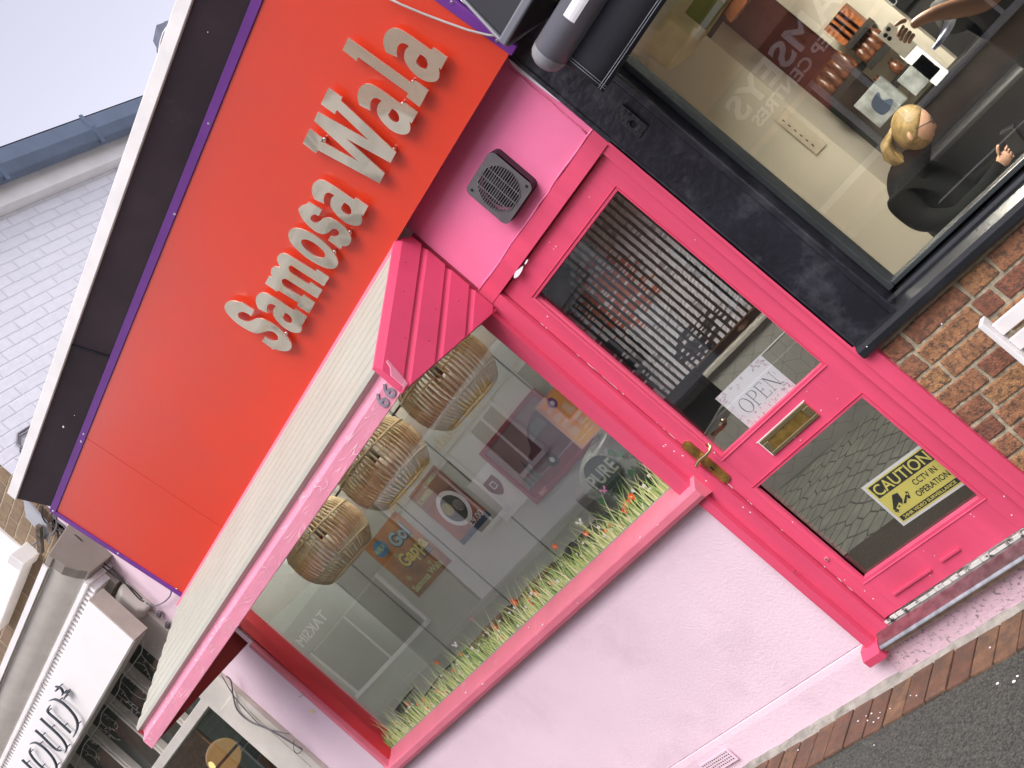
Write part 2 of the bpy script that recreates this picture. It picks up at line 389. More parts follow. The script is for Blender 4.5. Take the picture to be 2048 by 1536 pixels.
# door frame
m = MB()
m.box(-2.452, -2.385, -0.032, 0.10, 0.985, 2.012, 0)
m.box(-2.425, -2.385, -0.032, 0.10, 0.128, 0.984, 0)
m.box(-2.3845, -2.312, -0.004, 0.10, 0.128, 2.012, 0)       # rebated inner strip of the jamb
m.box(-1.618, -1.578, 0.0, 0.10, 0.128, 2.012, 0)
m.box(-1.5775, -1.522, -0.012, 0.10, 0.10, 0.985, 0)
m.box(-1.5775, -1.560, -0.012, 0.10, 0.9855, 2.012, 0)
m.box(-2.452, -1.560, -0.006, 0.10, 2.0125, 2.077, 0)
m.prism_x([(-0.066, 0.118), (-0.070, 0.150), (-0.034, 0.172), (0.0, 0.172), (0.0, 0.112)], -2.455, -2.372, 0)    # foot block of the jamb
fr = m.build('door_frame', PINK, shop, bevel=0.003)

# door leaf: stiles and rails round two panes
door = MB()
Y0, Y1 = 0.018, 0.050
UG = (-2.232, -1.700, 1.028, 1.900); LG = (-2.238, -1.694, 0.366, 0.858)
door.box(XD0+0.003, UG[0]-.006, Y0, Y1, 0.206, 2.008)
door.box(UG[1]+.006, XD1-0.003, Y0, Y1, 0.206, 2.008)
door.box(UG[0]-.0055, UG[1]+.0055, Y0, Y1, UG[3]+.001, 2.008)
door.box(UG[0]-.0055, UG[1]+.0055, Y0+0.001, Y1, LG[3]+.001, UG[2]-.001)
door.box(UG[0]-.0055, UG[1]+.0055, Y0, Y1, 0.206, LG[2]-.001)
for g in (UG, LG):                                  # glazing beads, mitred strips
    a, b, c, d = g; t = 0.014
    for q in (((a-t, d+t), (b+t, d+t), (b, d), (a, d)), ((a, c), (b, c), (b+t, c-t), (a-t, c-t)), ((a-t, c-t), (a-t, d+t), (a, d), (a, c)), ((b, c), (b, d), (b+t, d+t), (b+t, c-t))):
        fr_ = [(p[0], Y0-0.004 if (p[0] in (a-t, b+t) or p[1] in (c-t, d+t)) else Y0+0.016, p[1]) for p in q]
        bk_ = [(p[0], Y0+0.03, p[1]) for p in q]
        door.raw(fr_+bk_, [(0, 1, 2, 3), (7, 6, 5, 4), (0, 4, 5, 1), (1, 5, 6, 2), (2, 6, 7, 3), (3, 7, 4, 0)])
door.box(-2.20, -2.02, Y0-0.010, Y0+0.002, 0.258, 0.266); door.box(-1.97, -1.885, Y0-0.009, Y0+0.002, 0.262, 0.271)   # raised weather strips
leaf = door.build('door', PINK, shop, bevel=0.0025)
for g in (UG, LG):
    a, b, c, d = g; m = MB(); m.box(a-.004, b+.004, 0.044, 0.048, c-.004, d+.004); m.build('door_pane', GLASSD, leaf)
# letter plate
m = MB()
for q in ((-2.081, -1.844, 0.960, 0.976), (-2.081, -1.844, 0.907, 0.920), (-2.081, -2.052, 0.9205, 0.9595), (-1.872, -1.844, 0.9205, 0.9595)):
    m.box(q[0], q[1], 0.011, 0.0175, q[2], q[3], 0)
m.box(-2.0515, -1.8725, 0.0145, 0.0172, 0.921, 0.959, 1)
for q in ((-2.092, -1.84, 0.977, 0.980), (-2.086, -2.082, 0.907, 0.979)): m.box(q[0], q[1], 0.014, 0.0176, q[2], q[3], 2)
m.build('letter_plate', [BRASSB, BRASS, PAPER], leaf, bevel=0.0015)
# lever handle on its long plate
m = MB(); o = rrect(-2.312, -2.272, 0.944, 1.157, 0.0195, 8)
m.prism_y(o, 0.010, 0.0178, 0); m.prism_y(rrect(-2.306, -2.279, 0.951, 1.150, 0.013, 8), 0.0075, 0.0098, 0)
kh = [(-2.2925+0.0035*cos(t), 1.028+0.0035*sin(t)) for t in [R(a) for a in range(-60, 241, 30)]]
m.prism_y(rrect(-2.296, -2.289, 1.010, 1.030, 0.003), 0.0069, 0.0073, 1)
hp = m.build('handle_plate', [BRASS, HOLE], leaf, bevel=0.001)
m = MB(); hx, hz = -2.293, 1.073
m.tube([(hx, 0.008, hz), (hx, -0.030, hz)], [0.010, 0.008], 12)
m.tube([(hx-0.006, -0.034, hz-0.004), (hx+.004, -0.041, hz+.002), (hx+.03, -0.043, hz+.009), (hx+.06, -0.042, hz+.006), (hx+.085, -0.038, hz+.006), (hx+.097, -0.030, hz+.016), (hx+.092, -0.024, hz+.024), (hx+.085, -0.020, hz+.024)],
       [.008, .009, .0075, .007, .0068, .0065, .0065, .007], 10)
m.build('lever', BRASSB, hp)
m = MB(); iy = 0.125                                 # the lever on the room side, seen through the pane
m.tube([(hx+.03, iy, hz+.016), (hx+.075, iy, hz+.010), (hx+.105, iy, hz+.012), (hx+.125, iy-.01, hz+.026), (hx+.118, iy-.02, hz+.034)], [.007, .0068, .0065, .0065, .007], 10)
m.build('inner_lever', BRASSB, leaf)
m = MB(); m.prism_y(disc((-2.272, 0.505), 0.0085, 14), 0.012, 0.0185, 0); m.prism_y(disc((-2.272, 0.505), 0.004, 8), 0.0105, 0.0119, 1)
m.build('lock_cylinder', [PINK2, CHROME], leaf)
m = MB()                                           # worn edges of the paint on the closing stile
for i in range(30):
    z = random.choice((random.gauss(1.05, .12), random.uniform(.22, 1.98), random.gauss(1.5, .06))); l = random.uniform(.004, .035); xx = XD0+0.003
    if random.random() < .5: l *= .4
    chip(m, [(xx, z), (xx+random.uniform(.001, .0028), z+l*.3), (xx+random.uniform(.0008, .0022), z+l*.7), (xx+.0005, z+l)], Y0-0.0012, 0.001)
for i in range(26):
    z = random.uniform(0.22, 1.9); xx = random.choice((-2.27, -1.66, -2.0, -1.8))+random.uniform(-.05, .05)
    if -2.23 < xx < -1.70: z = random.choice((random.uniform(.22, .34), random.uniform(.88, 1.0), random.uniform(1.92, 2.0)))
    r = random.uniform(.001, .0028)
    chip(m, [(xx-r, z), (xx, z+r*1.3), (xx+r, z), (xx, z-r)], Y0-0.0012, 0.001)
absorb(leaf, m, PAPER)
m = MB()
pchip(m, [(1028, 556), (1030, 545), (1040, 536), (1046, 532), (1044, 541), (1036, 553)], -0.0085)
pchip(m, [(1049, 527), (1054, 519), (1056, 521), (1051, 529)], -0.0085)
absorb(fr, m, PAPER)
m = MB()
for px, py in ((1348, 903), (1365, 912), (1331, 890), (1327, 893), (1412, 962), (1486, 1015), (1500, 1025)):
    p = at(px, py, y=-0.034); r = 0.003
    chip(m, [(p.x-r*.6, p.z+r), (p.x+r*.5, p.z+r*.6), (p.x+r*.7, p.z-r), (p.x-r*.2, p.z-r*.5)], -0.0335)
absorb(fr, m, PAPER)
# threshold
m = MB(); m.prism_x([(-0.052, 0.130), (-0.058, 0.150), (-0.050, 0.160), (-0.005, 0.185), (0.06, 0.192), (0.06, 0.128)], -2.371, -1.5, 0)
m.build('threshold', STEEL, shop, bevel=0.004)
m = MB(); x = -2.37
while x < -1.6:
    l = random.uniform(.02, .09); m.box(x, x+l-.004, 0.004+random.uniform(0, .004), 0.012, 0.188, 0.2025+random.uniform(-.004, .002)); x += l
m.build('weather_seal', mat('chipped_white', (0.7, 0.68, 0.64), 0.8, var=0.1, stain=(.05, .04, .04), stain_lo=.55, stain_hi=.6, stain_scale=40), shop)

# shop window: frame, sill, glass
win = MB()
win.box(XW0-0.004, XW1+0.004, 0.028, 0.09, ZT, ZT+0.05, 0); win.box(-2.452, -2.36, 0.0205, 0.10, 2.078, ZT+.05, 0)
wf = win.build('window_frame', PINK, shop)
m = MB(); m.box(XW0-0.012, XW0-0.001, -0.02, 0.10, ZS-.02, ZT+.02, 0); m.build('reveal', REDREV, wf)
m = MB(); m.box(-5.060, XW0-0.0125, -0.052, 0.10, 0.985, 1.985); m.box(-5.118, -5.0605, -0.030, 0.10, 0.97, 1.985)
m.build('side_moulding', PINK2, wf, bevel=0.006)
m = MB(); m.prism_x([(0.032, 1.068), (-0.056, 1.022), (-0.062, 1.016), (-0.062, 0.988), (-0.054, 0.972), (0.0, 0.958), (0.032, 0.958)], -5.118, -2.362)
m.build('sill', PINK2, wf, bevel=0.003)
m = MB()
for px, py in ((1155, 1206), (1280, 1075), (1315, 1050), (931, 1385), (1057, 1255), (1085, 1250), (965, 1368)):
    p = at(px, py, y=-0.0635); r = random.uniform(.003, .006)
    chip(m, [(p.x-r*1.4, p.z), (p.x, p.z+r*.6), (p.x+r*1.5, p.z+r*.2), (p.x, p.z-r*.5)], -0.0636)
absorb(bpy.data.objects['sill'], m, PAPER)
m = MB(); m.box(XW0-.02, XW1+.02, 0.034, 0.040, 1.05, ZT+.02); m.build('window_pane', GLASS, wf)
m = MB(); m.box(XW0, XW1, 0.028, 0.0335, 1.066, 1.0705)
m.build('bead', mat('grey_sealant', (0.45, 0.42, 0.36), 0.7), wf)

# cornice over the fascia: a dark board leaning out, with a white capping
ZF = 2.42; LEAN = R(9.5)
def fas(s, off=0.0):                                # point on the leaning fascia plane, s metres up it, off metres proud
    return (-0.09-sin(LEAN)*s-off*cos(LEAN), ZF+cos(LEAN)*s-off*sin(LEAN))
ya, za = fas(0.805); yb, zb = at(202, 525, y=-0.315).y, at(202, 525, y=-0.315).z
m = MB(); XC0 = -5.045; XC1 = -0.2
m.prism_x([(ya, za), (yb, zb), (yb+0.02, zb+0.012), (ya+0.06, za+0.01)], XC0, XC1)
cor = m.build('cornice_board', CORN, shop, bevel=0.002)
m = MB(); m.prism_x([(yb-0.012, zb-0.001), (yb-0.014, zb+0.055), (yb+0.03, zb+0.062), (yb+0.03, zb+0.013), (yb+.001, zb+.0005)], XC0-.003, XC1); 
m.build('capping', WHITE, cor, bevel=0.003)
m = MB(); p = at(144, 693, x=None, y=(ya+yb)/2); q = at(180, 700, y=(ya+yb)/2)
for xx in (q.x,):
    k = MB(); k.prism_x([(ya-.004, za+.001), (yb-.004, zb-.002), (yb, zb), (ya, za+.004)], xx-.008, xx+.008); absorb(cor, k, BLACKP)
for px, py, r in ((128, 853, .005), (356, 120, .003), (417, 64, .002), (150, 830, .002)):
    c = at(px, py, y=-0.275)
    m.ellipsoid((c.x, c.y-.004, c.z), r*1.6, r*.6, r, 6, 4, 1)
absorb(cor, m, PAPER)
m = MB(); m.box(-5.05, -1.5, -0.25, 5.0, 3.30, 3.34); m.build('flat_roof', mat('bounce_roof_felt', (.45, .45, .45), .9), shop)  # unseen roof, made pale to bounce light onto the white side wall

# ------------------------------------------------------------------ lean-to canopy over the window
can = thing('window_canopy', 'pink framed lean-to canopy with cream ribbed front over the shop window', 'canopy')
CX0, CX1 = -5.06, -2.36; CY = -0.655
m = MB()
n = 9; p0 = (-0.085, 2.405); p1 = (CY+0.006, 2.103); prof = []
dv = Vector((p1[0]-p0[0], p1[1]-p0[1])); nv = Vector((dv.y, -dv.x)).normalized()
if nv.y < 0: nv = -nv
for i in range(n):
    a, b = i/n, (i+1)/n
    for t, h in ((a+.02/n, 0), (a+.08/n, .014), (a+.70/n, .012), (a+.86/n, .0)):
        q = Vector(p0)+dv*t+nv*h; prof.append((q.x, q.y))
back = [(p1[0]+.03, p1[1]-.012), (p0[0]+.02, p0[1]-.03)]
m.prism_x(prof+back, CX0+.004, CX1-.028)
m.build('roof_sheet', CREAM, can)
m = MB()                                            # front board with its bevelled top
WOOD = mat('grainy_pink_board', (0.76, 0.27, 0.38), 0.5, var=0.08, vscale=5, aniso=(1, 1, 4))
if True:
    N = WOOD.node_tree.nodes; L = WOOD.node_tree.links
    tc = N.new('ShaderNodeTexCoord'); mp = N.new('ShaderNodeMapping'); mp.inputs['Scale'].default_value = (1.6, 1, 11)
    n0 = N.new('ShaderNodeTexNoise'); n0.inputs['Scale'].default_value = 1.5; n0.inputs['Detail'].default_value = 1.5; n0.inputs['Distortion'].default_value = 0.6
    L.new(tc.outputs['Object'], mp.inputs['Vector']); L.new(mp.outputs[0], n0.inputs['Vector'])
    ml = N.new('ShaderNodeMath'); ml.operation = 'MULTIPLY'; ml.inputs[1].default_value = 95
    sn = N.new('ShaderNodeMath'); sn.operation = 'SINE'; L.new(n0.outputs['Fac'], ml.inputs[0]); L.new(ml.outputs[0], sn.inputs[0])
    pw = N.new('ShaderNodeMapRange'); pw.inputs['From Min'].default_value = 0.72; pw.inputs['From Max'].default_value = 1.0
    L.new(sn.outputs[0], pw.inputs['Value'])
    nn = N.new('ShaderNodeTexNoise'); nn.inputs['Scale'].default_value = 9; L.new(tc.outputs['Object'], nn.inputs['Vector'])
    mk = N.new('ShaderNodeMapRange'); mk.inputs['From Min'].default_value = 0.42; mk.inputs['From Max'].default_value = 0.62; L.new(nn.outputs['Fac'], mk.inputs['Value'])
    mm = N.new('ShaderNodeMath'); mm.operation = 'MULTIPLY'; L.new(pw.outputs[0], mm.inputs[0]); L.new(mk.outputs[0], mm.inputs[1])
    b = N['Principled BSDF']; old = b.inputs['Base Color'].links[0].from_socket
    mx = N.new('ShaderNodeMix'); mx.data_type = 'RGBA'; mx.inputs['B'].default_value = (0.82, 0.55, 0.60, 1)
    ms = N.new('ShaderNodeMath'); ms.operation = 'MULTIPLY'; ms.inputs[1].default_value = 0.6; L.new(mm.outputs[0], ms.inputs[0])
    L.new(ms.outputs[0], mx.inputs['Factor']); L.new(old, mx.inputs['A']); L.new(mx.outputs['Result'], b.inputs['Base Color'])
    bp = N.new('ShaderNodeBump'); bp.inputs['Strength'].default_value = 0.6; bp.inputs['Distance'].default_value = 0.003
    L.new(mm.outputs[0], bp.inputs['Height']); L.new(bp.outputs[0], b.inputs['Normal'])
m.prism_x([(CY, 1.995), (CY, 2.056), (CY+0.028, 2.078), (CY+0.036, 2.101), (CY+0.05, 2.101), (CY+0.026, 1.998)], CX0, CX1+0.002)
fb = m.build('front_board', WOOD, can, bevel=0.002)
m = MB(); write(m, '66', (-2.487, CY-0.004, 2.008), 0.050, width=0.095, depth=0.0035, bold=0.02, space=1.15)
m.build('house_number', mat('rubbed_silver_number', (0.34, 0.30, 0.36), 0.5, var=0.2, vscale=60, metal=0.3), fb)
# boarded end: diagonal planks with bevelled edges
A, B, C, D, E_ = (-0.018, 2.395), (-0.094, 2.424), (CY-0.006, 2.116), (CY-0.002, 1.992), (-0.018, 1.985)
m = MB(); m.prism_x  # planks run parallel to the sloping top edge, cut to the outline of the end
out = [A, B, C, D, E_]
sd_ = (Vector(C)-Vector(B)).normalized(); sn_ = Vector((-sd_.y, sd_.x)); 
if sn_.y > 0: sn_ = -sn_
def clip(poly, p, nrm):
    r = []
    for i in range(len(poly)):
        a, b = Vector(poly[i]), Vector(poly[(i+1) % len(poly)]); da, db = (a-p).dot(nrm), (b-p).dot(nrm)
        if da >= 0: r.append(a)
        if da*db < 0: r.append(a+(b-a)*(da/(da-db)))
    return r
pw_ = 0.1015; k = 0; base = Vector(B)
while k < 7:
    lo = base+sn_*(k*pw_); hi = base+sn_*((k+1)*pw_-0.0015)
    # shallow face, then the bevel strip on its upper edge
    bevel_hi = base+sn_*(k*pw_+0.026)
    for s0, s1, x0, x1 in ((lo, bevel_hi, -0.012, 0.0), (bevel_hi, hi, 0.0, 0.0)):
        pl = clip(clip(out, s0, sn_), s1, -sn_)
        if len(pl) < 3: continue
        def xx(p, s0=s0, x0=x0, x1=x1, s1=s1):
            t = (Vector(p)-s0).dot(sn_)/max(1e-6, (s1-s0).dot(sn_)); return CX1+x0+(x1-x0)*t
        fr_ = [(xx(p), p[0], p[1]) for p in pl]; bk_ = [(CX1-0.026, p[0], p[1]) for p in pl]; nn_ = len(pl)
        m.raw(fr_+bk_, [tuple(range(nn_)), tuple(range(nn_, 2*nn_))[::-1]]+[(i, nn_+i, nn_+(i+1) % nn_, (i+1) % nn_) for i in range(nn_)])
    k += 1
for py_, pz_ in ((-.16, 2.33), (-.29, 2.25), (-.47, 2.12), (-.25, 2.13), (-.13, 2.10), (-.4, 2.06)):
    m.ellipsoid((CX1, py_, pz_), .001, .0025, .0025, 8, 5, 1)
m.build('end_boards', [mat('deep_pink_paint', (0.72, 0.075, 0.17), 0.42, var=0.05, bump=0.1, bscale=60, aniso=(1, 1, 1)), CABLEB], can)
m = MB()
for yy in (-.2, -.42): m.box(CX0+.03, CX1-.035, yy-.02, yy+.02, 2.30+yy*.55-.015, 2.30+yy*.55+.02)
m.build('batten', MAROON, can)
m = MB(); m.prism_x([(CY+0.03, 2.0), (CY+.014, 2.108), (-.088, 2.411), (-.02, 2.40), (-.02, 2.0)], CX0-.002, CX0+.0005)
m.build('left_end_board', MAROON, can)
m = MB(); y0_, z0_ = fas(-0.012, 0.004)
m.prism_x([(y0_-.018, z0_+.010), (y0_-.030, z0_-.022), (y0_-.022, z0_-.030), (y0_+.02, z0_-.022), (y0_+.03, z0_+.004)], CX0+.002, CX1-.012)
m.build('flashing', PINK2, can, bevel=0.002)

# ------------------------------------------------------------------ fascia sign
sign = thing('fascia_sign', 'long red fascia sign with mirrored gold lettering in a purple frame', 'shop sign')
SX0, SX1 = -5.052, -1.518; SH = 0.772
FU = EX; FV = Vector((0, -sin(LEAN), cos(LEAN))); FN = Vector((0, cos(LEAN), sin(LEAN)))     # FN points into the building
FO = Vector((0, -0.09, ZF))
def fpt(px, py, off=0.0):
    d = ray(px, py); o = FO-FN*off; t = (o-CAM).dot(FN)/d.dot(FN); p = CAM+d*t-FO
    return (p.x, p.dot(FV))
seam = fpt(300, 960)[0]
for a, b in ((SX0, seam-.0012), (seam+.0012, SX1)):
    m = MB(); v = [FO+FU*x_+FV*s+FN*q for q in (0, .02) for x_, s in ((a, 0), (b, 0), (b, SH), (a, SH))]
    m.raw(v, [(0, 1, 2, 3), (7, 6, 5, 4), (0, 4, 5, 1), (1, 5, 6, 2), (2, 6, 7, 3), (3, 7, 4, 0)]); m.build('panel', ORANGE, sign)
m = MB()
def fbar(mb, a, b, s0, s1, o0, o1, mi=0):
    v = [FO+FU*x_+FV*s-FN*q for q in (o1, o0) for x_, s in ((a, s0), (b, s0), (b, s1), (a, s1))]
    mb.raw(v, [(0, 1, 2, 3), (7, 6, 5, 4), (0, 4, 5, 1), (1, 5, 6, 2), (2, 6, 7, 3), (3, 7, 4, 0)], mi)
fbar(m, SX0-.034, SX1+.036, SH+.0005, SH+.036, -.02, .006); fbar(m, SX0-.034, SX0-.0005, 0, SH, -.02, .006); fbar(m, SX1+.0005, SX1+.036, -.01, SH, -.02, .006)
m.build('frame', PURPLE, sign, bevel=0.002)
m = MB()
def screw(px, py, r=.006):
    m = MB(); u, s = fpt(px, py, .006); o = FO+FU*u+FV*s-FN*.006
    m.raw([o-FN*.003+FU*(r*.7*cos(t))+FV*(r*.7*sin(t)) for t in [2*pi*i/10 for i in range(10)]]+[o+FU*(r*cos(t))+FV*(r*sin(t)) for t in [2*pi*i/10 for i in range(10)]],
          [tuple(range(10))]+[(i, (i+1) % 10, 10+(i+1) % 10, 10+i) for i in range(10)])
    m.build('screw', CHROME, sign)
for p in ((167, 868), (162, 883), (106, 1022), (236, 1107), (353, 1178), (994, 82), (903, 5), (349, 428), (417, 247)): screw(*p)
# letters, traced as outlines on the sign and cut from 5 mm sheet on short stand-offs
def z1(s, ox, oy): return lambda p: (ox+p[0]*s, oy+p[1]*s)
c1 = z1(260/1902, 440, 500); c2 = z1(220/1469, 540, 330); c3 = z1(250/1829, 600, 170); c4 = z1(220/1609, 680, 40)
OFF = 0.030
def conv(loop, cv):
    return [fpt(*cv(p), OFF)+((1,) if len(p) > 2 else ()) for p in loop]
L_a = [[(670,470,1),(640,380),(635,290),(660,200),(710,145),(770,120),(850,130),(950,180),(1100,280,),(1330,445,1),(1365,400,1),(1570,550,1),(1475,725,1),(1445,700,1),(1455,790),(1440,860),(1390,900),(1300,905),(1200,870),(1100,800),(1010,700),(950,600),(938,530),(950,460),(980,410),(1010,385,1),(970,355),(910,340),(865,360),(838,410),(828,470),(835,545,1)],
       [(1170,500,1),(1110,600,1),(1130,650),(1180,700),(1235,720),(1275,690),(1282,630),(1260,570),(1220,530)]]
L_l = [[(120,260,1),(1065,940,1),(1100,885,1),(1295,1030,1),(1165,1275,1),(972,1125,1),(995,1070,1),(270,545,1),(240,600,1),(35,440,1)]]
L_W = [[(40,855,1),(140,640,1),(330,780,1),(310,830,1),(860,1125,1),(205,525,1),(260,395,1),(1025,825,1),(540,365,1),(505,425,1),(305,280,1),(418,42,1),(615,185,1),(600,235,1),(1405,990,1),(1325,1140,1),(670,780,1),(1238,1295,1),(1165,1440,1),(265,955,1),(232,1000,1)]]
L_S = [[(310,760,1),(498,885,1),(455,970,1),(400,930),(330,905),(275,920),(262,960),(285,1000),(340,1035),(400,1050),(460,1035),(520,1008),(590,1005),(680,1035),(780,1090),(880,1165),(970,1260),(1030,1350),(1045,1420),(1010,1470),(940,1482),(870,1470),(805,1448,1),(785,1462,1),(612,1335,1),(660,1265,1),(720,1310),(790,1332),(835,1320),(850,1285),(830,1240),(780,1200),(720,1185),(660,1195),(590,1215),(530,1220),(450,1195),(330,1130),(220,1050),(130,960),(80,890),(65,830),(90,775),(150,748),(230,752),(290,772,1)]]
L_m = [[(715,380,1),(765,405,1),(742,325),(760,265),(810,245),(880,258,1),(842,170),(836,110),(870,65),(930,50),(1010,80),(1100,135),(1395,318,1),(1415,280,1),(1598,405,1),(1520,530,1),(1100,265),(1045,228),(1005,245),(1010,300),(1060,355),(1300,505,1),(1318,470,1),(1495,590,1),(1422,712,1),(1010,450),(950,420),(905,440),(910,490),(960,550),(1195,690,1),(1215,655,1),(1390,775,1),(1300,930,1),(1130,815,1),(1145,770,1),(850,590,1),(832,612,1),(660,490,1)]]
L_o = [[(245,930),(265,870),(330,845),(420,860),(530,905),(650,980),(770,1080),(860,1190),(905,1290),(895,1350),(840,1385),(740,1375),(600,1310),(470,1225),(340,1110),(265,1020)],
       [(415,1020),(440,995),(500,1000),(580,1035),(660,1095),(720,1160),(735,1215),(700,1245),(640,1235),(560,1195),(480,1130),(430,1075)]]
L_s = [[(510,490,1),(690,600,1),(650,685,1),(600,660),(555,680),(540,720),(570,760),(610,775),(660,755),(700,720),(760,705),(840,725),(930,780),(1010,850),(1065,930),(1080,1000),(1060,1060),(1010,1085),(965,1080,1),(945,1125,1),(775,1005,1),(810,945,1),(850,960),(900,945),(920,905),(900,865),(860,850),(820,865),(780,900),(730,920),(680,920),(600,885),(500,800),(420,700),(385,620),(385,580),(420,545),(495,520,1)]]
def letter(loops, name='letter'):
    m = MB(); sl = [smooth_outline(l, 6) for l in loops]
    o = FO-FN*OFF
    put(m, fill(sl, 0.006), o, FU, FV, FN, m=0)
    xs = [p[0] for p in loops[0]]; ys = [p[1] for p in loops[0]]
    for tx, ty in ((.2, .85), (.8, .15)):              # stand-offs behind the sheet
        P = min(loops[0], key=lambda p: abs(p[0]-(min(xs)+tx*(max(xs)-min(xs))))+abs(p[1]-(min(ys)+ty*(max(ys)-min(ys)))))
        c = Vector((sum(xs)/len(xs), sum(ys)/len(ys))); q = Vector(P[:2])*0.93+c*0.07
        a = FO+FU*q.x+FV*q.y; m.tube([a-FN*(OFF-.007), a], 0.007, 8, 1)
    return m.build(name, [GOLD, CHROME], sign)
a_ref = [conv(l, c4) for l in L_a]
t_ref, f_ref = Vector(fpt(*c4((835, 545)), OFF)), Vector(fpt(*c4((1570, 550)), OFF))
def place_a(tip, foot, cv):
    t, f = Vector(fpt(*cv(tip), OFF)), Vector(fpt(*cv(foot), OFF))
    d0, d1 = f_ref-t_ref, f-t; s = d1.length/d0.length; an = math.atan2(d1.y, d1.x)-math.atan2(d0.y, d0.x)
    out = []
    for l in a_ref:
        q = []
        for p in l:
            e = Vector(p[:2])-t_ref; e = Vector((e.x*cos(an)-e.y*sin(an), e.x*sin(an)+e.y*cos(an)))*s+t
            q.append((e.x, e.y)+tuple(p[2:]))
        out.append(q)
    return out
letter([conv(l, c1) for l in L_S]); letter(place_a((695, 925), (1270, 980), c1)); letter([conv(l, c1) for l in L_m]); letter([conv(l, c2) for l in L_o]); letter([conv(l, c2) for l in L_s])
letter(place_a((725, 520), (1310, 555), c2)); letter([conv(l, c3) for l in L_W]); letter(place_a((1030, 375), (1722, 405), c3)); letter([conv(l, c4) for l in L_l]); letter(a_ref)

# cable slung across the top right corner of the sign
m = MB(); pts = []
for px, py in ((760, -12), (800, 8), (845, 27), (890, 44), (935, 60), (975, 70), (1012, 74)):
    u, s = fpt(px, py, .02); pts.append(FO+FU*u+FV*s-FN*.02)
m.tube(pts, 0.004, 8)
tag(m.build('hanging_cable', mat('pale_cable', (0.45, 0.42, 0.40), 0.6)), 'pale cable hanging across the top right corner of the red fascia', 'cable')

# ------------------------------------------------------------------ fan grille on the pink panel
vent = thing('fan_grille', 'square black extractor fan grille screwed to the pink panel above the door', 'vent')
VX, VZ, VS = -1.949, 2.222, 0.096
m = MB(); ring = rrect(VX-VS, VX+VS, VZ-VS, VZ+VS, .024)
GR = mat('grey_plastic', (0.11, 0.105, 0.11), 0.5, var=0.12, vscale=30)
flat(m, [ring, disc((VX, VZ), .079, 36)], (0, -0.040, 0), 0.010, m=0)
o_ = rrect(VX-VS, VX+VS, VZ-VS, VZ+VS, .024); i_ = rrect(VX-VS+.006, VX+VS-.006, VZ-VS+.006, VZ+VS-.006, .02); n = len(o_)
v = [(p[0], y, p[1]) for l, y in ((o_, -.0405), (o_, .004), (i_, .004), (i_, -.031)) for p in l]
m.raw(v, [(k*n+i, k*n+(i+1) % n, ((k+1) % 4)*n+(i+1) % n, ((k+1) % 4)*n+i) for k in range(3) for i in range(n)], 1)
flat(m, [disc((VX-.075, VZ+.075), .0055)], (0, -.0412, 0), .001, m=2); flat(m, [disc((VX+.078, VZ-.075), .0055)], (0, -.0412, 0), .001, m=2)
m.build('housing', [GR, mat('shaded_side_plastic', (0.035, 0.02, 0.03), 0.5), HOLE], vent)  # housing sides coloured darker than the face, shade included
m = MB()
for i in range(-8, 9):
    z = VZ+i*0.0093; hw = math.sqrt(max(0, .082**2-(z-VZ)**2))
    x0 = -.094 if i < -2 else -hw
    m.box(VX-hw, VX+hw, -.0435, -.0408, z-.0011, z+.0011)
for i in (-1, 0, 1):
    x_ = VX+i*.038; hw = math.sqrt(.082**2-(i*.038)**2); m.box(x_-.001, x_+.001, -.0452, -.0436, VZ-hw, VZ+hw)
m.build('grille_bars', mat('grille_grey', (0.20, 0.19, 0.20), 0.5), vent)
m = MB(); m.prism_y(disc((VX, VZ), .081, 32), -.0005, .0035); m.build('duct', HOLE, vent)
m = MB()
for k in range(5):
    a = 2*pi*k/5+.3
    c = [(VX+.018*cos(a), -.012, VZ+.018*sin(a)), (VX+.07*cos(a-.15), -.004, VZ+.07*sin(a-.15)), (VX+.072*cos(a+.5), -.020, VZ+.072*sin(a+.5)), (VX+.018*cos(a+.8), -.016, VZ+.018*sin(a+.8))]
    m.face(c); m.face([(p[0], p[1]+.002, p[2]) for p in c][::-1])
m.prism_y(disc((VX, VZ), .02, 16), -.024, -.006)
m.build('fan', BLACK, vent)

# air brick low in the wall
ab = thing('air_brick', 'small pink painted air brick with slots near the foot of the wall', 'air brick')
m = MB(); xa, xb, za_, zb_ = -3.512, -3.318, .060, .126
m.box(xa, xb, -.0175, -.0125, za_, zb_, 0)
for j in range(4):
    for i in range(13):
        x_ = xa+.014+i*.0135; z_ = za_+.012+j*.0135
        m.box(x_, x_+.006, -.0183, -.0176, z_, z_+.006, 1)
m.build('plate', [STUCCO, HOLE], ab, bevel=0.0015)
m = MB(); p = at(626, 1423, y=-.002)
m.box(p.x-.018, p.x+.012, -.0025, -.0005, p.z-.012, p.z+.012, 0); m.box(p.x-.012, p.x+.016, -.003, -.0026, p.z-.012, p.z+.0, 1)
tag(m.build('sticker', [YELLOW, mat('cream_label', (.75, .68, .5), .6)]), 'torn yellow sticker on the pale pink wall beside the window', 'sticker')
for px, py, l in ((605, 1390, 'dark nail sticking out of the left window moulding'), (1590, 1143, 'bent nail in the pink door frame low down')):
    m = MB(); p = at(px, py, y=-.03); m.tube([(p.x, p.y+.01, p.z), (p.x+.004, p.y-.018, p.z+.002), (p.x+.012, p.y-.03, p.z+.008)], .0016, 6); tag(m.build('nail', CABLE), l, 'nail')
m = MB(); p = at(985, 1372, y=-.004); m.tube([(p.x-.006, p.y, p.z+.01), (p.x, p.y-.006, p.z-.006), (p.x+.01, p.y-.006, p.z-.008), (p.x+.012, p.y-.004, p.z+.004)], .0012, 6)
tag(m.build('wire_hook', STUCCO), 'small wire hook under the window sill near its middle', 'hook')
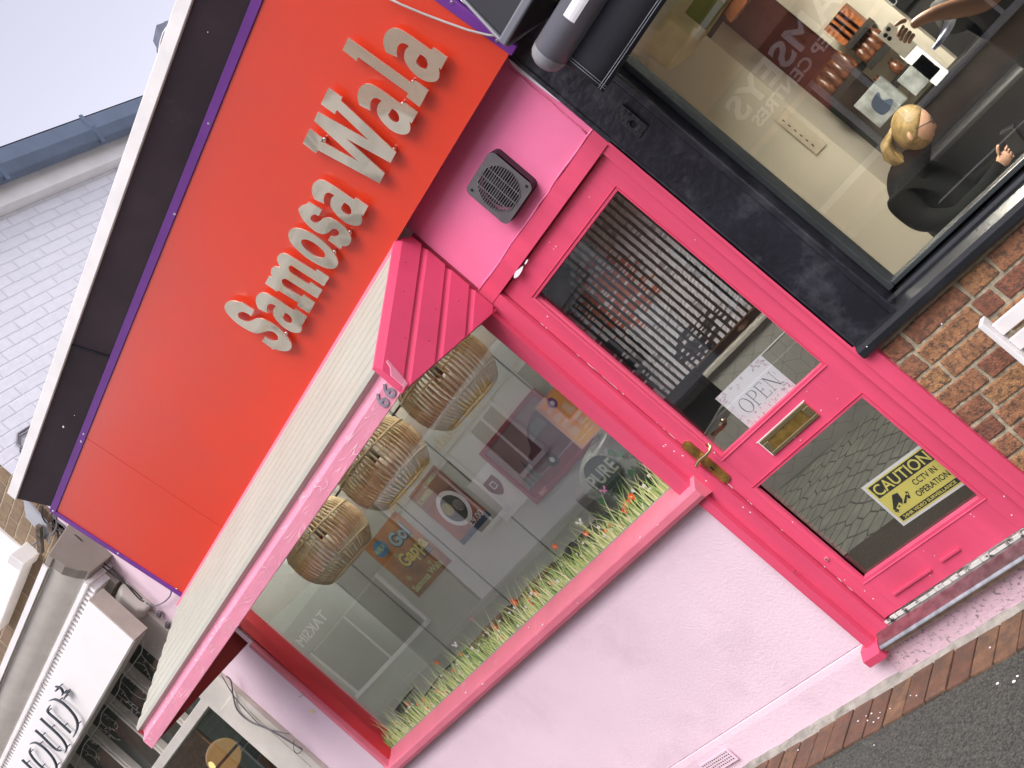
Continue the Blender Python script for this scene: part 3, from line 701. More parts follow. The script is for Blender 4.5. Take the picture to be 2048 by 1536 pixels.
m = MB(); p = at(845, 1495, y=-.004); m.tube([(p.x-.006, p.y, p.z+.01), (p.x, p.y-.006, p.z-.006), (p.x+.01, p.y-.006, p.z-.008), (p.x+.012, p.y-.004, p.z+.004)], .0012, 6)
tag(m.build('wire_hook', STUCCO), 'small wire hook under the left end of the window sill', 'hook')

# ------------------------------------------------------------------ window display: ledge, panelled backing, lamps, posters
TILE = mat('grey_wall_panel', (0.60, 0.62, 0.57), 0.30, var=0.08, vscale=1.6, bump=0.02, bscale=8)
PY = 0.62
back = thing('backing_wall', 'pale grey panelled partition standing behind the shop window', 'wall')
JX = (-5.08, -4.864, -4.235, -3.757, -3.062, -2.44)
m = MB()
for a, b in zip(JX, JX[1:]):
    m.box(a+.007, b-.007, PY, PY+.012, 1.09, 2.161); m.box(a+.007, b-.007, PY, PY+.012, 2.174, 2.7)
m.build('panel', TILE, back)
m = MB(); m.box(-5.08, -2.44, PY+.008, PY+.05, 1.08, 2.7, 0)
m.box(-2.475, -2.44, .10, PY-.001, 1.08, 2.7, 0); m.box(-5.10, -5.081, .10, PY, 1.08, 2.7, 0)
m.build('backing_board', HOLE, back)
m = MB(); m.box(-2.4765, -2.4755, .12, PY-.002, 1.09, 2.6); m.box(-5.0805, -5.0795, .12, PY-.002, 1.09, 2.6); m.build('side_panel', TILE, back)
m = MB(); m.box(-5.08, -2.44, .092, PY+.05, 2.62, 2.66); m.build('display_ceiling', TILE, back)
m = MB(); m.box(-4.9, -2.6, .50, .57, 2.605, 2.619); m.build('added_strip_light', mat('fill_strip', (.9, .9, .9), .5, emit=(1, 1, .97), estr=12.0), back)  # added glowing strip, hidden above, to brighten the display panels
LEDGE = mat('grey_ledge', (0.36, 0.35, 0.32), 0.4, var=0.12, vscale=5)
m = MB(); m.box(-5.10, -2.44, .0605, PY-.001, 1.03, 1.066); tag(m.build('window_ledge', LEDGE), 'grey ledge along the bottom of the shop window display', 'ledge')

RATTAN = mat('rattan', (0.66, 0.49, 0.27), 0.6, var=0.15, vscale=40)
def lamp(cx, cy, cz, label):
    t = thing('rattan_lamp', label, 'pendant lamp', 'rattan pendant lamps in the shop window')
    prof = [(.10, .17), (.165, .15), (.205, .08), (.218, .0), (.208, -.08), (.17, -.145), (.145, -.165)]
    pr = smooth_profile(prof, 4)
    m = MB()
    for k in range(58):
        a = 2*pi*k/58+random.uniform(-.012, .012)
        pts = [(cx+r*cos(a), cy+r*sin(a), cz+z) for r, z in pr]
        m.tube(pts, .0058, 5)
    m.build('ribs', RATTAN, t)
    for r, z in ((.212, .065), (.197, -.105), (.145, -.165), (.10, .17)):
        m = MB(); pts = [(cx+(r+.003)*cos(2*pi*i/40), cy+(r+.003)*sin(2*pi*i/40), cz+z) for i in range(41)]
        m.tube(pts, .0055, 6, cap=False); m.build('hoop', RATTAN, t)
    m = MB(); m.tube([(cx, cy, cz+.02), (cx, cy, 2.62)], .004, 6); m.tube([(cx, cy, cz+.08), (cx, cy, cz+.02)], .022, 10); m.build('cord', CABLEB, t)
    m = MB(); m.ellipsoid((cx, cy, cz-.02), .04, .04, .05); m.build('bulb', mat('opal_bulb', (.85, .8, .7), .3), t)
    return seat(t, (cx, cy, cz-.165))
def smooth_profile(p, n):
    out = []
    for i in range(len(p)-1):
        a, b = Vector(p[i]), Vector(p[i+1]); ta = (b-Vector(p[max(i-1, 0)]))*.5; tb = (Vector(p[min(i+2, len(p)-1)])-a)*.5
        for j in range(n):
            t = j/n; h = t*t; c = h*t; out.append(a*(2*c-3*h+1)+ta*(c-2*h+t)+b*(3*h-2*c)+tb*(c-h))
    return out+[Vector(p[-1])]
l1 = lamp(-3.105, .345, 2.03, 'rattan barrel pendant lamp nearest the door in the shop window')
dup(l1, (-0.672, 0, .010), 'middle rattan barrel pendant lamp of the three in the shop window')
dup(l1, (-1.385, 0, .0), 'rattan barrel pendant lamp farthest from the door in the shop window')

# posters on the backing wall
BROWN = mat('poster_orange_brown', (0.62, 0.24, 0.04), 0.45, var=0.3, vscale=4)
BUB_Y = mat('poster_yellow', (0.88, 0.70, 0.12), 0.5); BUB_B = mat('poster_pale_blue', (0.42, 0.62, 0.68), 0.5); NAVY = mat('poster_navy', (0.03, 0.06, 0.11), 0.5)
LIME = mat('poster_pale_green', (0.66, 0.80, 0.34), 0.5); BLUE = mat('poster_blue', (0.08, 0.30, 0.55), 0.5)
def sheet(mb, x0, x1, z0, z1, y, m=0, th=.0008): mb.box(x0, x1, y, y+th, z0, z1, m)
p = thing('food_poster', 'orange brown poster advertising gol gappa on the grey panel wall', 'poster')
m = MB(); y = PY-.002; sheet(m, -4.69, -4.285, 1.47, 1.868, y); m.build('sheet', BROWN, p)
m = MB(); put(m, fill([smooth_outline([(-4.66, 1.80), (-4.61, 1.845), (-4.55, 1.835), (-4.53, 1.79), (-4.57, 1.755), (-4.63, 1.76)], 4)], .0003), (0, y-.0006, 0), EX, EZ, EY, m=0)
write(m, 'WALA', (-4.655, y-.0009, 1.785), .034, .105, depth=.0002, m=1, bold=.02); m.build('badge', [BLUE, LIME], p)
for s, x0, z0, h, wd, cm in (('Gol', -4.50, 1.735, .075, .17, BUB_B), ('Gappa', -4.57, 1.625, .075, .27, BUB_Y)):
    m = MB(); write(m, s, (x0-.006, y-.0006, z0-.004), h, wd+.012, depth=.0002, m=0, bold=.085)
    write(m, s, (x0, y-.0009, z0), h, wd, depth=.0002, m=1, bold=.035); m.build('lettering', [NAVY, cm], p)
m = MB(); write(m, 'Samosa Wala', (-4.665, y-.0006, 1.497), .038, .32, depth=.0002, bold=.02); m.build('lettering', LIME, p)
for px, pz, r in ((-4.33, 1.60, .015), (-4.35, 1.72, .015), (-4.62, 1.58, .016), (-4.41, 1.555, .013), (-4.55, 1.715, .013), (-4.33, 1.82, .012)):
    m = MB(); put(m, fill([disc((px, pz), r)], .0003), (0, y-.0006, 0), EX, EZ, EY); m.build('dot', mat('poster_olive', (.45, .46, .16), .5), p)
m = MB()
for i in range(3): m.box(-4.42+i*.005, -4.31+i*.005, y-.0008, y-.0006, 1.585+i*.014, 1.592+i*.014)
m.build('small_print', NAVY, p)

p = thing('offer_poster', 'brown poster with a bowl of food and a nine pound price', 'poster')
m = MB(); x0, x1, z0, z1_ = -4.135, -3.835, 1.478, 1.858; sheet(m, x0, x1, z0, z1_, y, 0); sheet(m, x0, x1, 1.478, 1.508, y-.0003, 1, .0002); sheet(m, x0, x1, 1.735, z1_, y-.0003, 2, .0002)
m.build('sheet', [mat('poster_brown', (.45, .13, .05), .45, var=.3), NAVY, mat('poster_rust', (.45, .20, .10), .5, var=.2)], p)
m = MB(); c_ = (-3.975, 1.640); 
put(m, fill([disc(c_, .105, 36)], .0002), (0, y-.0006, 0), EX, EZ, EY, m=0); put(m, fill([disc(c_, .08, 30)], .0002), (0, y-.0009, 0), EX, EZ, EY, m=1)
put(m, fill([disc((-4.01, 1.66), .038, 20)], .0002), (0, y-.0012, 0), EX, EZ, EY, m=2); put(m, fill([disc((-3.935, 1.635), .034, 20)], .0002), (0, y-.0012, 0), EX, EZ, EY, m=3)
m.build('bowl_picture', [PAPER, mat('poster_dark_curry', (.07, .06, .035), .5, var=.4, vscale=60), mat('poster_mustard', (.40, .32, .06), .5, var=.2, vscale=40), mat('poster_grey_food', (.33, .30, .27), .6, var=.4, vscale=90)], p)
m = MB(); write(m, '£9.00', (-3.985, y-.0009, 1.508), .036, .125, depth=.0002, bold=.01); m.build('lettering', PAPER, p)
m = MB(); write(m, 'SUMMER', (-4.125, y-.0009, 1.775), .03, .14, depth=.0002, bold=.01); m.build('lettering', LIME, p)
m = MB(); write(m, 'COMBO', (-4.0, y-.0009, 1.815), .022, .12, depth=.0002, bold=.01); m.build('lettering', LIME, p)

p = thing('notice_sheet', 'white notice with a maroon shield mark, low on the grey panel wall', 'notice')
m = MB(); q0, q1 = at(925, 985, y=PY), at(1060, 1010, y=PY)
sheet(m, -3.80, -3.565, 1.40, 1.66, y); m.build('sheet', PAPER, p)
m = MB(); c_ = at(990, 972, y=PY); cx, cz = c_.x, c_.z
put(m, fill([smooth_outline([(cx-.045, cz+.05, 1), (cx+.045, cz+.05, 1), (cx+.047, cz-.01), (cx, cz-.055), (cx-.047, cz-.01)], 5)], .0002), (0, y-.0005, 0), EX, EZ, EY, m=0)
put(m, fill([rrect(cx-.02, cx+.02, cz-.012, cz+.028, .006), rrect(cx-.014, cx+.014, cz-.006, cz+.022, .004)], .0002), (0, y-.0008, 0), EX, EZ, EY, m=1)
m.build('shield_mark', [mat('maroon_ink', (.20, .03, .05), .5), PAPER], p)

p = thing('framed_poster', 'red framed poster with a dark red car on the grey panel wall', 'poster')
X0, X1, Z0, Z1 = -3.54, -3.062, 1.372, 1.695
m = MB(); sheet(m, X0, X1, Z0, Z1, y-.006, 0); m.build('sheet', mat('poster_dusty_rose', (.42, .25, .27), .4, var=.1), p)
m = MB()
for q in ((X0, X1, Z1, Z1+.022), (X0, X1, Z0-.022, Z0), (X0-.022, X0, Z0-.022, Z1+.022), (X1, X1+.022, Z0-.022, Z1+.022)): m.box(q[0], q[1], y-.02, y-.001, q[2], q[3])
m.build('frame', mat('poster_crimson', (.36, .02, .05), .35), p, bevel=.002)
m = MB(); sheet(m, X0, X1, Z0, Z0+.05, y-.0066, 0, .0004)
car = [(-3.40, 1.435), (-3.39, 1.52), (-3.33, 1.545), (-3.27, 1.61), (-3.17, 1.645), (-3.062, 1.65, 1), (-3.062, 1.435, 1)]
put(m, fill([smooth_outline(car, 4)], .0003), (0, y-.0070, 0), EX, EZ, EY, m=1)
put(m, fill([smooth_outline([(-3.29, 1.56, 1), (-3.24, 1.615), (-3.15, 1.62, 1), (-3.14, 1.57, 1)], 4)], .0003), (0, y-.0074, 0), EX, EZ, EY, m=2)
put(m, fill([disc((-3.29, 1.44), .036, 24)], .0003), (0, y-.0077, 0), EX, EZ, EY, m=3); put(m, fill([disc((-3.29, 1.44), .014, 16)], .0003), (0, y-.0081, 0), EX, EZ, EY, m=4)
for q in ((-3.515, -3.49, 1.52), (-3.48, -3.455, 1.50), (-3.45, -3.41, 1.56)):
    put(m, fill([[(q[0], Z0+.05), (q[1], Z0+.05), ((q[0]+q[1])/2, q[2])]], .0003), (0, y-.0072, 0), EX, EZ, EY, m=5)
m.build('car_picture', [mat('poster_red', (.30, .02, .03), .4), mat('poster_oxblood', (.16, .015, .025), .3, var=.2), mat('poster_smoke', (.16, .20, .18), .3), HOLE, PAPER, mat('poster_pine', (.10, .20, .17), .5)], p)
m = MB(); sheet(m, -3.50, -3.43, Z0-.02, Z0+.018, y-.0215, 0, .0004); write(m, '2017', (-3.495, y-.022, Z0-.010), .018, .06, depth=.0003, m=1, bold=.01); m.build('tag', [mat('tag_red', (.55, .02, .03), .4), PAPER], p)

# menu card stuck to the glass beside the frame
p = thing('menu_card', 'orange and yellow menu card taped inside the window beside the door', 'menu')
MENU = mat('menu_orange', (0.90, 0.20, 0.12), 0.5, var=0.05, vscale=7, col2=(0.95, 0.50, 0.08))
m = MB(); y = .046; sheet(m, -2.655, -2.448, 1.405, 1.648, y); m.build('sheet', MENU, p)
m = MB(); sheet(m, -2.655, -2.448, 1.405, 1.415, y-.0004, 0, .0003); sheet(m, -2.655, -2.448, 1.638, 1.648, y-.0004, 0, .0003); sheet(m, -2.655, -2.642, 1.4155, 1.6375, y-.0004, 0, .0003)
random.seed(3)
for col_, x in ((0, -2.632), (1, -2.565), (2, -2.505)):
    z = 1.60-(.03 if col_ else 0)
    while z > 1.43:
        if random.random() < .2: z -= .012; continue
        l = random.uniform(.02, .05); m.box(x, x+l, y-.0006, y-.0002, z, z+.0028, 1); z -= .0072
m.build('print', [mat('menu_peach', (.85, .45, .32), .5), PAPER], p)
m = MB(); put(m, fill([smooth_outline([(-2.60, 1.605), (-2.585, 1.63), (-2.56, 1.625), (-2.555, 1.60), (-2.58, 1.585)], 4)], .0003), (0, y-.0008, 0), EX, EZ, EY, m=0)
put(m, fill([disc((-2.575, 1.608), .01, 12)], .0003), (0, y-.0012, 0), EX, EZ, EY, m=1); m.build('emblem', [mat('menu_violet', (.30, .08, .30), .5), PAPER], p)

# the bag, the black tube and its coiled hose on the ledge
p = thing('plastic_bag', 'pale green and clear plastic bag with a dark oval print, slumped on the window ledge', 'bag')
m = MB(); bx, by, bz = -2.72, .26, 1.245; nseg, nring = 28, 18; v = []
rb = random.Random(5)
for i in range(nring+1):
    t = pi*i/nring
    for j in range(nseg):
        a = 2*pi*j/nseg; sx = abs(cos(a))**.7*(1 if cos(a) > 0 else -1); sy = abs(sin(a))**.8*(1 if sin(a) > 0 else -1)
        k = 1+.05*sin(5*a+3*t)+.03*rb.uniform(-1, 1); r = sin(t)**.55
        v.append((bx+.245*r*sx*k, by+.135*r*sy*k, bz+.135*cos(t)*(1+.08*cos(a*2))+.03*sx*r))
m.raw(v, [(i*nseg+j, (i+1)*nseg+j, (i+1)*nseg+(j+1) % nseg, i*nseg+(j+1) % nseg) for i in range(nring) for j in range(nseg)], 0, True)
m.build('bag_body', mat('bag_plastic', (0.36, 0.40, 0.33), 0.22, var=0.2, vscale=7, bump=.4, bscale=12, stain=(.62, .66, .60), stain_lo=.55, stain_hi=.62, stain_scale=6), p)
m = MB(); yy = by-.145
put(m, fill([smooth_outline([(bx-.11, 1.275), (bx-.06, 1.345), (bx+.03, 1.345), (bx+.075, 1.275), (bx+.03, 1.215), (bx-.065, 1.215)], 5)], .0005), (0, yy, 0), EX, EZ, EY, m=0)
write(m, 'PURE', (bx-.100, yy-.001, 1.248), .060, .165, depth=.0003, m=1, bold=.02)
put(m, fill([smooth_outline([(bx-.05, 1.205), (bx+.03, 1.205, 1), (bx-.01, 1.165), (bx-.045, 1.175)], 5)], .0005), (0, yy, 0), EX, EZ, EY, m=0)
for q in ((.09, 1.31), (.115, 1.28), (-.13, 1.2), (.08, 1.2)):
    put(m, fill([smooth_outline([(bx+q[0], q[1]+.02, 1), (bx+q[0]+.016, q[1]), (bx+q[0], q[1]-.02, 1), (bx+q[0]-.016, q[1])], 4)], .0005), (0, yy, 0), EX, EZ, EY, m=2)
m.build('bag_print', [mat('bag_dark_green', (.025, .06, .035), .4), mat('bag_cream', (.5, .55, .42), .5), mat('bag_leaf_green', (.10, .30, .12), .5)], p)
m = MB(); m.tube([(-3.33, .30, 1.105), (-2.62, .34, 1.105)], .036, 16); m.tube([(-3.36, .30, 1.105), (-3.325, .30, 1.105)], .042, 16)
tag(m.build('black_tube', BLACK), 'long black tube lying on the window ledge in front of the plastic bag', 'tube')
m = MB(); m.prism_x([(.40, 1.066), (.40, 1.25), (.45, 1.28), (.55, 1.28), (.56, 1.066)], -3.20, -2.96)
tag(m.build('grey_box', mat('dull_olive_grey', (.17, .16, .13), .6, var=.1), bevel=.006), 'dull grey slant topped box behind the black tube on the ledge', 'box')
m = MB(); pts = [(-3.47+.075*cos(t)*(1+.15*sin(3*t)), .28+.05*sin(t), 1.09+.035*sin(t*.5)) for t in [i*.35 for i in range(50)]]; m.tube(pts, .007, 6)
tag(m.build('coiled_hose', CABLEB), 'thin black hose coiled on the ledge at the end of the black tube', 'hose')
m = MB()
for i in range(7): m.box(-4.93+i*.016, -4.923+i*.016, .14, .26, 1.066, 1.185)
m.box(-4.94, -4.82, .145, .255, 1.066, 1.18, 1)
tag(m.build('slotted_box', [HOLE, LEDGE]), 'small dark slotted box on the ledge at the far left end of the window', 'box')
for i, (x_, wd, l) in enumerate(((-4.05, .13, 'terracotta trough on the ledge right of the slotted box'), (-3.62, .12, 'terracotta trough on the ledge left of the coiled hose'))):
    m = MB(); m.prism_x([(.20, 1.066), (.175, 1.14), (.325, 1.14), (.30, 1.066)], x_-wd, x_+wd); tag(m.build('trough', mat('terracotta', (.25, .12, .07), .8, var=.2), bevel=.004), l, 'plant trough')

# grass and flower decal on the glass
dec = thing('flower_decal', 'grass and wild flower sticker along the bottom of the shop window', 'window sticker')
GS = [mat('decal_grass_light', (.52, .64, .21), .55, var=.1), mat('decal_grass_mid', (.33, .50, .15), .55, var=.1), mat('decal_grass_dark', (.13, .24, .075), .55, var=.1), mat('decal_grass_pale', (.74, .78, .42), .55, var=.1)]
rg = random.Random(11); m = MB(); yk = .0332
def blade(x0, z0, h, lean, wd, mi):
    global yk
    yk -= 1.6e-6; n = 7; L_, R_ = [], []
    for i in range(n+1):
        t = i/n; cx = x0+lean*t**1.8; cz = z0+h*t; ww = wd*(1-t)**.8*.5
        L_.append((cx-ww, yk, cz)); R_.append((cx+ww, yk, cz))
    for i in range(n):
        if i < n-1: m.face([L_[i], R_[i], R_[i+1], L_[i+1]], mi)
        else: m.face([L_[i], R_[i], R_[i+1]], mi)
for k in range(330): blade(rg.uniform(XW0, XW1), 1.071, rg.uniform(.025, .095), rg.uniform(-.03, .03), rg.uniform(.008, .017), rg.choice((2, 2, 1)))
for k in range(760):
    x = rg.uniform(XW0, XW1); cl = .5+.5*sin(x*9)+.3*sin(x*23)
    blade(x, 1.071, rg.uniform(.045, .10)+.05*max(0, cl)*rg.random(), rg.uniform(-.045, .05), rg.uniform(.004, .010), rg.choice((0, 0, 1, 1, 3, 2)))
for k in range(190): blade(rg.uniform(XW0, XW1), 1.071, rg.uniform(.10, .20), rg.uniform(-.08, .10), rg.uniform(.004, .008), rg.choice((0, 1, 3, 3)))
m.build('grass', GS, dec)
POP = mat('decal_poppy', (.85, .10, .03), .5, var=.15, vscale=80); EYE = mat('decal_flower_eye', (.75, .60, .25), .5)
def flower(px, py, r, name, pm, em, petals):
    p = at(px, py, y=.033); m = MB(); ring = []
    for i in range(petals*4):
        a = 2*pi*i/(petals*4); ring.append((p.x+r*(.72+.28*abs(sin(a*petals/2)))*cos(a), p.z+r*(.72+.28*abs(sin(a*petals/2)))*sin(a)))
    put(m, fill([ring], .0002), (0, .0318, 0), EX, EZ, EY, m=0); put(m, fill([disc((p.x, p.z), r*.27, 8)], .0002), (0, .0315, 0), EX, EZ, EY, m=1)
    m.build(name, [pm, em], dec)
for px, py, r in ((1263, 993, .017), (1312, 922, .02), (1172, 1067, .015), (1110, 1093, .015), (1072, 1187, .019), (1028, 1204, .020), (1056, 1199, .011), (991, 1255, .016), (922, 1308, .012), (874, 1325, .013),
                  (815, 1408, .014), (849, 1400, .015), (835, 1409, .009), (790, 1447, .012)):
    flower(px, py, r, 'poppy', POP, EYE, 6)
rg = random.Random(4)
for k in range(16):
    q = (rg.uniform(XW0+.1, XW1-.06), rg.uniform(1.085, 1.15)); r = rg.uniform(.009, .016); m = MB()
    put(m, fill([[(q[0]+r*(.72+.28*abs(sin(a*3)))*cos(a), q[1]+r*(.72+.28*abs(sin(a*3)))*sin(a)) for a in [2*pi*i/24 for i in range(24)]]], .0002), (0, .0318-k*3e-6, 0), EX, EZ, EY, m=0)
    put(m, fill([disc(q, r*.27, 8)], .0002), (0, .0315-k*3e-6, 0), EX, EZ, EY, m=1); m.build('poppy', [POP, EYE], dec)
for k in range(84):
    x = XW0+.05+(XW1-XW0-.08)*(k+rg.random())/84; z = 1.078+rg.random()**1.4*.085; r = rg.uniform(.006, .0105)
    m = MB(); put(m, fill([[(x+r*(.75+.25*cos(5*a))*cos(a), z+r*(.75+.25*cos(5*a))*sin(a)) for a in [2*pi*i/20 for i in range(20)]]], .0002), (0, .0320-k*2e-6, 0), EX, EZ, EY, m=0)
    put(m, fill([disc((x, z), r*.3, 8)], .0002), (0, .0314, 0), EX, EZ, EY, m=1); m.build('daisy', [PAPER, mat('decal_daisy_eye', (.6, .62, .45), .5)], dec)
for px, py, cm in ((1208, 980, mat('decal_butterfly_pink', (.62, .25, .42), .5)), (1160, 1045, PAPER), (946, 1238, mat('decal_butterfly_rose', (.55, .30, .34), .5)), (911, 1290, PAPER)):
    p_ = at(px, py, y=.033); m = MB(); s = .016
    for sx in (-1, 1):
        put(m, fill([smooth_outline([(p_.x, p_.z, 1), (p_.x+sx*s*.9, p_.z+s), (p_.x+sx*s*1.1, p_.z+s*.3), (p_.x+sx*s*.4, p_.z-.1*s), (p_.x+sx*s*.7, p_.z-s*.6), (p_.x+sx*s*.1, p_.z-s*.5)], 4)], .0002), (0, .0317, 0), EX, EZ, EY)
    m.build('butterfly', cm, dec)

# notices on the door glass
p = thing('open_notice', 'white sheet lettered OPEN tucked behind the door glass above the letter plate', 'notice')
m = MB(); y = .0505; sheet(m, -2.086, -1.836, 1.005, 1.185, y); m.build('sheet', PAPER, p)
m = MB()
def serif(mb, s_, x, z, h, w_):       # hairline roman capitals
    def st(a, b, t): 
        d = (Vector(b)-Vector(a)).normalized(); n_ = Vector((-d.y, d.x))*t/2
        put(mb, ([(q.x, q.y, k) for k in (0, 1) for q in (Vector(a)-n_, Vector(b)-n_, Vector(b)+n_, Vector(a)+n_)], [(0, 1, 2, 3), (7, 6, 5, 4), (0, 4, 5, 1), (1, 5, 6, 2), (2, 6, 7, 3), (3, 7, 4, 0)]), (x, y-.0006, z), EX, EZ, EY, sw=.0004)
    def arc(cx, cz, rx, rz, a0, a1, t0, t1, n=16):
        o_, i_ = [], []
        for k in range(n+1):
            a = R(a0+(a1-a0)*k/n); t = t0+(t1-t0)*abs(cos(a)); o_.append((cx+(rx)*cos(a), cz+(rz)*sin(a))); i_.append((cx+(rx-t)*cos(a), cz+(rz-t0)*sin(a)))
        put(mb, fill([o_+i_[::-1]], .0004), (x, y-.0006, z), EX, EZ, EY)
    th, tk = .0016, .0042
    if s_ == 'O':
        put(mb, fill([[(w_/2+w_/2*cos(a), h/2+h/2*sin(a)) for a in [2*pi*i/32 for i in range(32)]], [(w_/2+(w_/2-tk)*cos(a), h/2+(h/2-th)*sin(a)) for a in [2*pi*i/32 for i in range(32)]]], .0004), (x, y-.0006, z), EX, EZ, EY)
    if s_ == 'P':
        st((w_*.2, 0), (w_*.2, h), tk*.8); st((0, 0.0008), (w_*.42, 0.0008), th); st((0, h-.0008), (w_*.5, h-.0008), th); arc(w_*.5, h*.74, w_*.42, h*.26, -90, 90, th, tk); st((w_*.2, h*.48), (w_*.5, h*.48), th)
    if s_ == 'E':
        st((w_*.2, 0), (w_*.2, h), tk*.8); st((0, .0008), (w_*.9, .0008), th); st((0, h-.0008), (w_*.85, h-.0008), th); st((w_*.2, h*.52), (w_*.6, h*.52), th); st((w_*.9, 0), (w_*.93, h*.22), th); st((w_*.85, h), (w_*.87, h*.8), th); st((w_*.6, h*.44), (w_*.6, h*.6), th)
    if s_ == 'N':
        st((w_*.15, 0), (w_*.15, h), th); st((w_*.15, h), (w_*.88, 0), tk); st((w_*.88, 0), (w_*.88, h), th); st((0, .0008), (w_*.3, .0008), th); st((0, h-.0008), (w_*.16, h-.0008), th); st((w_*.72, h-.0008), (w_*1.03, h-.0008), th)
for s_, x, w_ in (('O', -2.046, .046), ('P', -1.995, .040), ('E', -1.952, .038), ('N', -1.908, .046)): serif(m, s_, x, 1.063, .060, w_)
m.build('lettering', GREYINK, p)
m = MB(); rg = random.Random(9); PET = [mat('blush_petal', (.70, .55, .64), .6, var=.1), mat('mauve_leaf', (.55, .46, .55), .6, var=.1), mat('pale_petal', (.78, .66, .74), .6)]
for k in range(75):
    e = rg.random()
    x, z = (rg.uniform(-2.08, -1.842), rg.choice((rg.uniform(1.15, 1.182), rg.uniform(1.03, 1.055)))) if e < .55 else (rg.choice((rg.uniform(-2.082, -2.06), rg.uniform(-1.865, -1.840))), rg.uniform(1.03, 1.18))
    a = rg.uniform(0, pi); l, w_ = rg.uniform(.004, .010), rg.uniform(.002, .005); d = Vector((cos(a), sin(a))); n_ = Vector((-d.y, d.x))
    put(m, fill([smooth_outline([tuple(Vector((x, z))+d*l)+(1,), tuple(Vector((x, z))+n_*w_), tuple(Vector((x, z))-d*l)+(1,), tuple(Vector((x, z))-n_*w_)], 3)], .0002), (0, y-.0003-k*2e-6, 0), EX, EZ, EY, m=rg.choice((0, 1, 2, 2)))
m.build('petal_border', PET, p)

p = thing('warning_notice', 'yellow and black CAUTION notice about CCTV behind the lower door glass', 'warning sign')
O_ = at(1722, 976, y=.0505); V1 = at(1847, 884, y=.0505); V2 = at(1813, 1048, y=.0505)
uu = (V1-O_); WD = uu.length; uu.normalize(); vv = -(V2-O_); HT = vv.length; vv = (vv-uu*vv.dot(uu)).normalized()
BL = O_-vv*HT
def crect(mb, a, b, c, d, k, mi): 
    q = [(a, c), (b, c), (b, d), (a, d)]
    put(mb, ([(p_[0], p_[1], w_) for w_ in (0, 1) for p_ in q], [(0, 1, 2, 3), (7, 6, 5, 4), (0, 4, 5, 1), (1, 5, 6, 2), (2, 6, 7, 3), (3, 7, 4, 0)]), BL+Vector((0, -.0005*k, 0)), uu, vv, EY, sw=.0004, m=mi)
m = MB(); crect(m, 0, WD, 0, HT, 0, 0); crect(m, .010, WD-.010, .010, HT-.010, 1, 1); m.build('sheet', [PAPER, YELLOW], p)
m = MB(); crect(m, .018, WD-.016, HT-.068, HT-.015, 2, 0); crect(m, .016, WD-.016, .016, .036, 2, 0); m.build('black_bands', INK, p)
m = MB(); write(m, 'CAUTION', BL+uu*.024+vv*(HT-.062)-EY*.0014, .041, WD-.048, u=uu, v=vv, depth=.0004, bold=.012); write(m, '24HR VIDEO SURVEILLANCE', BL+uu*.028+vv*.0205-EY*.0014, .011, WD-.056, u=uu, v=vv, depth=.0004, bold=.02)
m.build('band_lettering', YELLOW, p)
m = MB(); write(m, 'CCTV IN', BL+uu*.148+vv*.091-EY*.0012, .022, .098, u=uu, v=vv, depth=.0004, bold=.015); write(m, 'OPERATION', BL+uu*.125+vv*.053-EY*.0012, .022, .140, u=uu, v=vv, depth=.0004, bold=.015); m.build('lettering', INK, p)
m = MB()
def cp(l, mi=0, k=2): put(m, fill([l], .0003), BL-EY*.0005*k, uu, vv, EY, m=mi)
cp([(.022, .068), (.060, .112), (.082, .108), (.075, .078), (.062, .065), (.030, .052)]); cp([(.034, .066), (.058, .078), (.062, .066), (.038, .053)], 1, 3); cp([(.044, .068), (.050, .071), (.052, .064), (.046, .061)], 0, 4)
cp([(.066, .066), (.074, .060), (.092, .075), (.100, .082), (.096, .086), (.084, .078)]); cp([(.092, .070), (.100, .066), (.112, .090), (.104, .096)]); cp([(.100, .082), (.104, .080), (.107, .087), (.103, .089)], 1, 3); cp([(.022, .064), (.030, .050), (.030, .046), (.020, .058)])
m.build('camera_picture', [INK, YELLOW], p)

# ------------------------------------------------------------------ behind the door
m = MB(); m.box(-6.5, -1.60, .065, 6.0, .10, .188); tag(m.build('shop_floor', mat('dark_rubber_mat', (0.10, 0.10, 0.085), 0.75, var=.25, vscale=12)), kind='structure')
inn = thing('interior_walls', 'pale interior walls and ceiling of the pink shop behind the door', 'wall')
INW = mat('interior_grey', (0.48, 0.46, 0.42), .5, var=.06)
m = MB()
m.box(-6.5, -1.6, 5.6, 5.7, .19, 2.7); m.box(-6.6, -6.5, .7, 5.7, .19, 2.7)
def slab(mb, a, b, th, z0, z1, mi=0):
    a, b = Vector(a), Vector(b); d = (b-a).normalized(); n_ = Vector((-d.y, d.x))*th
    q = [a, b, b+n_, a+n_]; mb.raw([(p_.x, p_.y, z) for z in (z0, z1) for p_ in q], [(0, 3, 2, 1), (4, 5, 6, 7), (0, 1, 5, 4), (1, 2, 6, 5), (2, 3, 7, 6), (3, 0, 4, 7)], mi)
slab(m, (-1.50, .17), (-3.55, 3.75), .03, .0, 3.2); slab(m, (-3.55, 3.75), (-3.6, 5.6), .03, .0, 3.2)
m.build('wall_board', INW, inn)
m = MB(); m.box(-6.5, -1.5, .672, 5.7, 2.6, 2.68); m.build('ceiling', INW, inn)
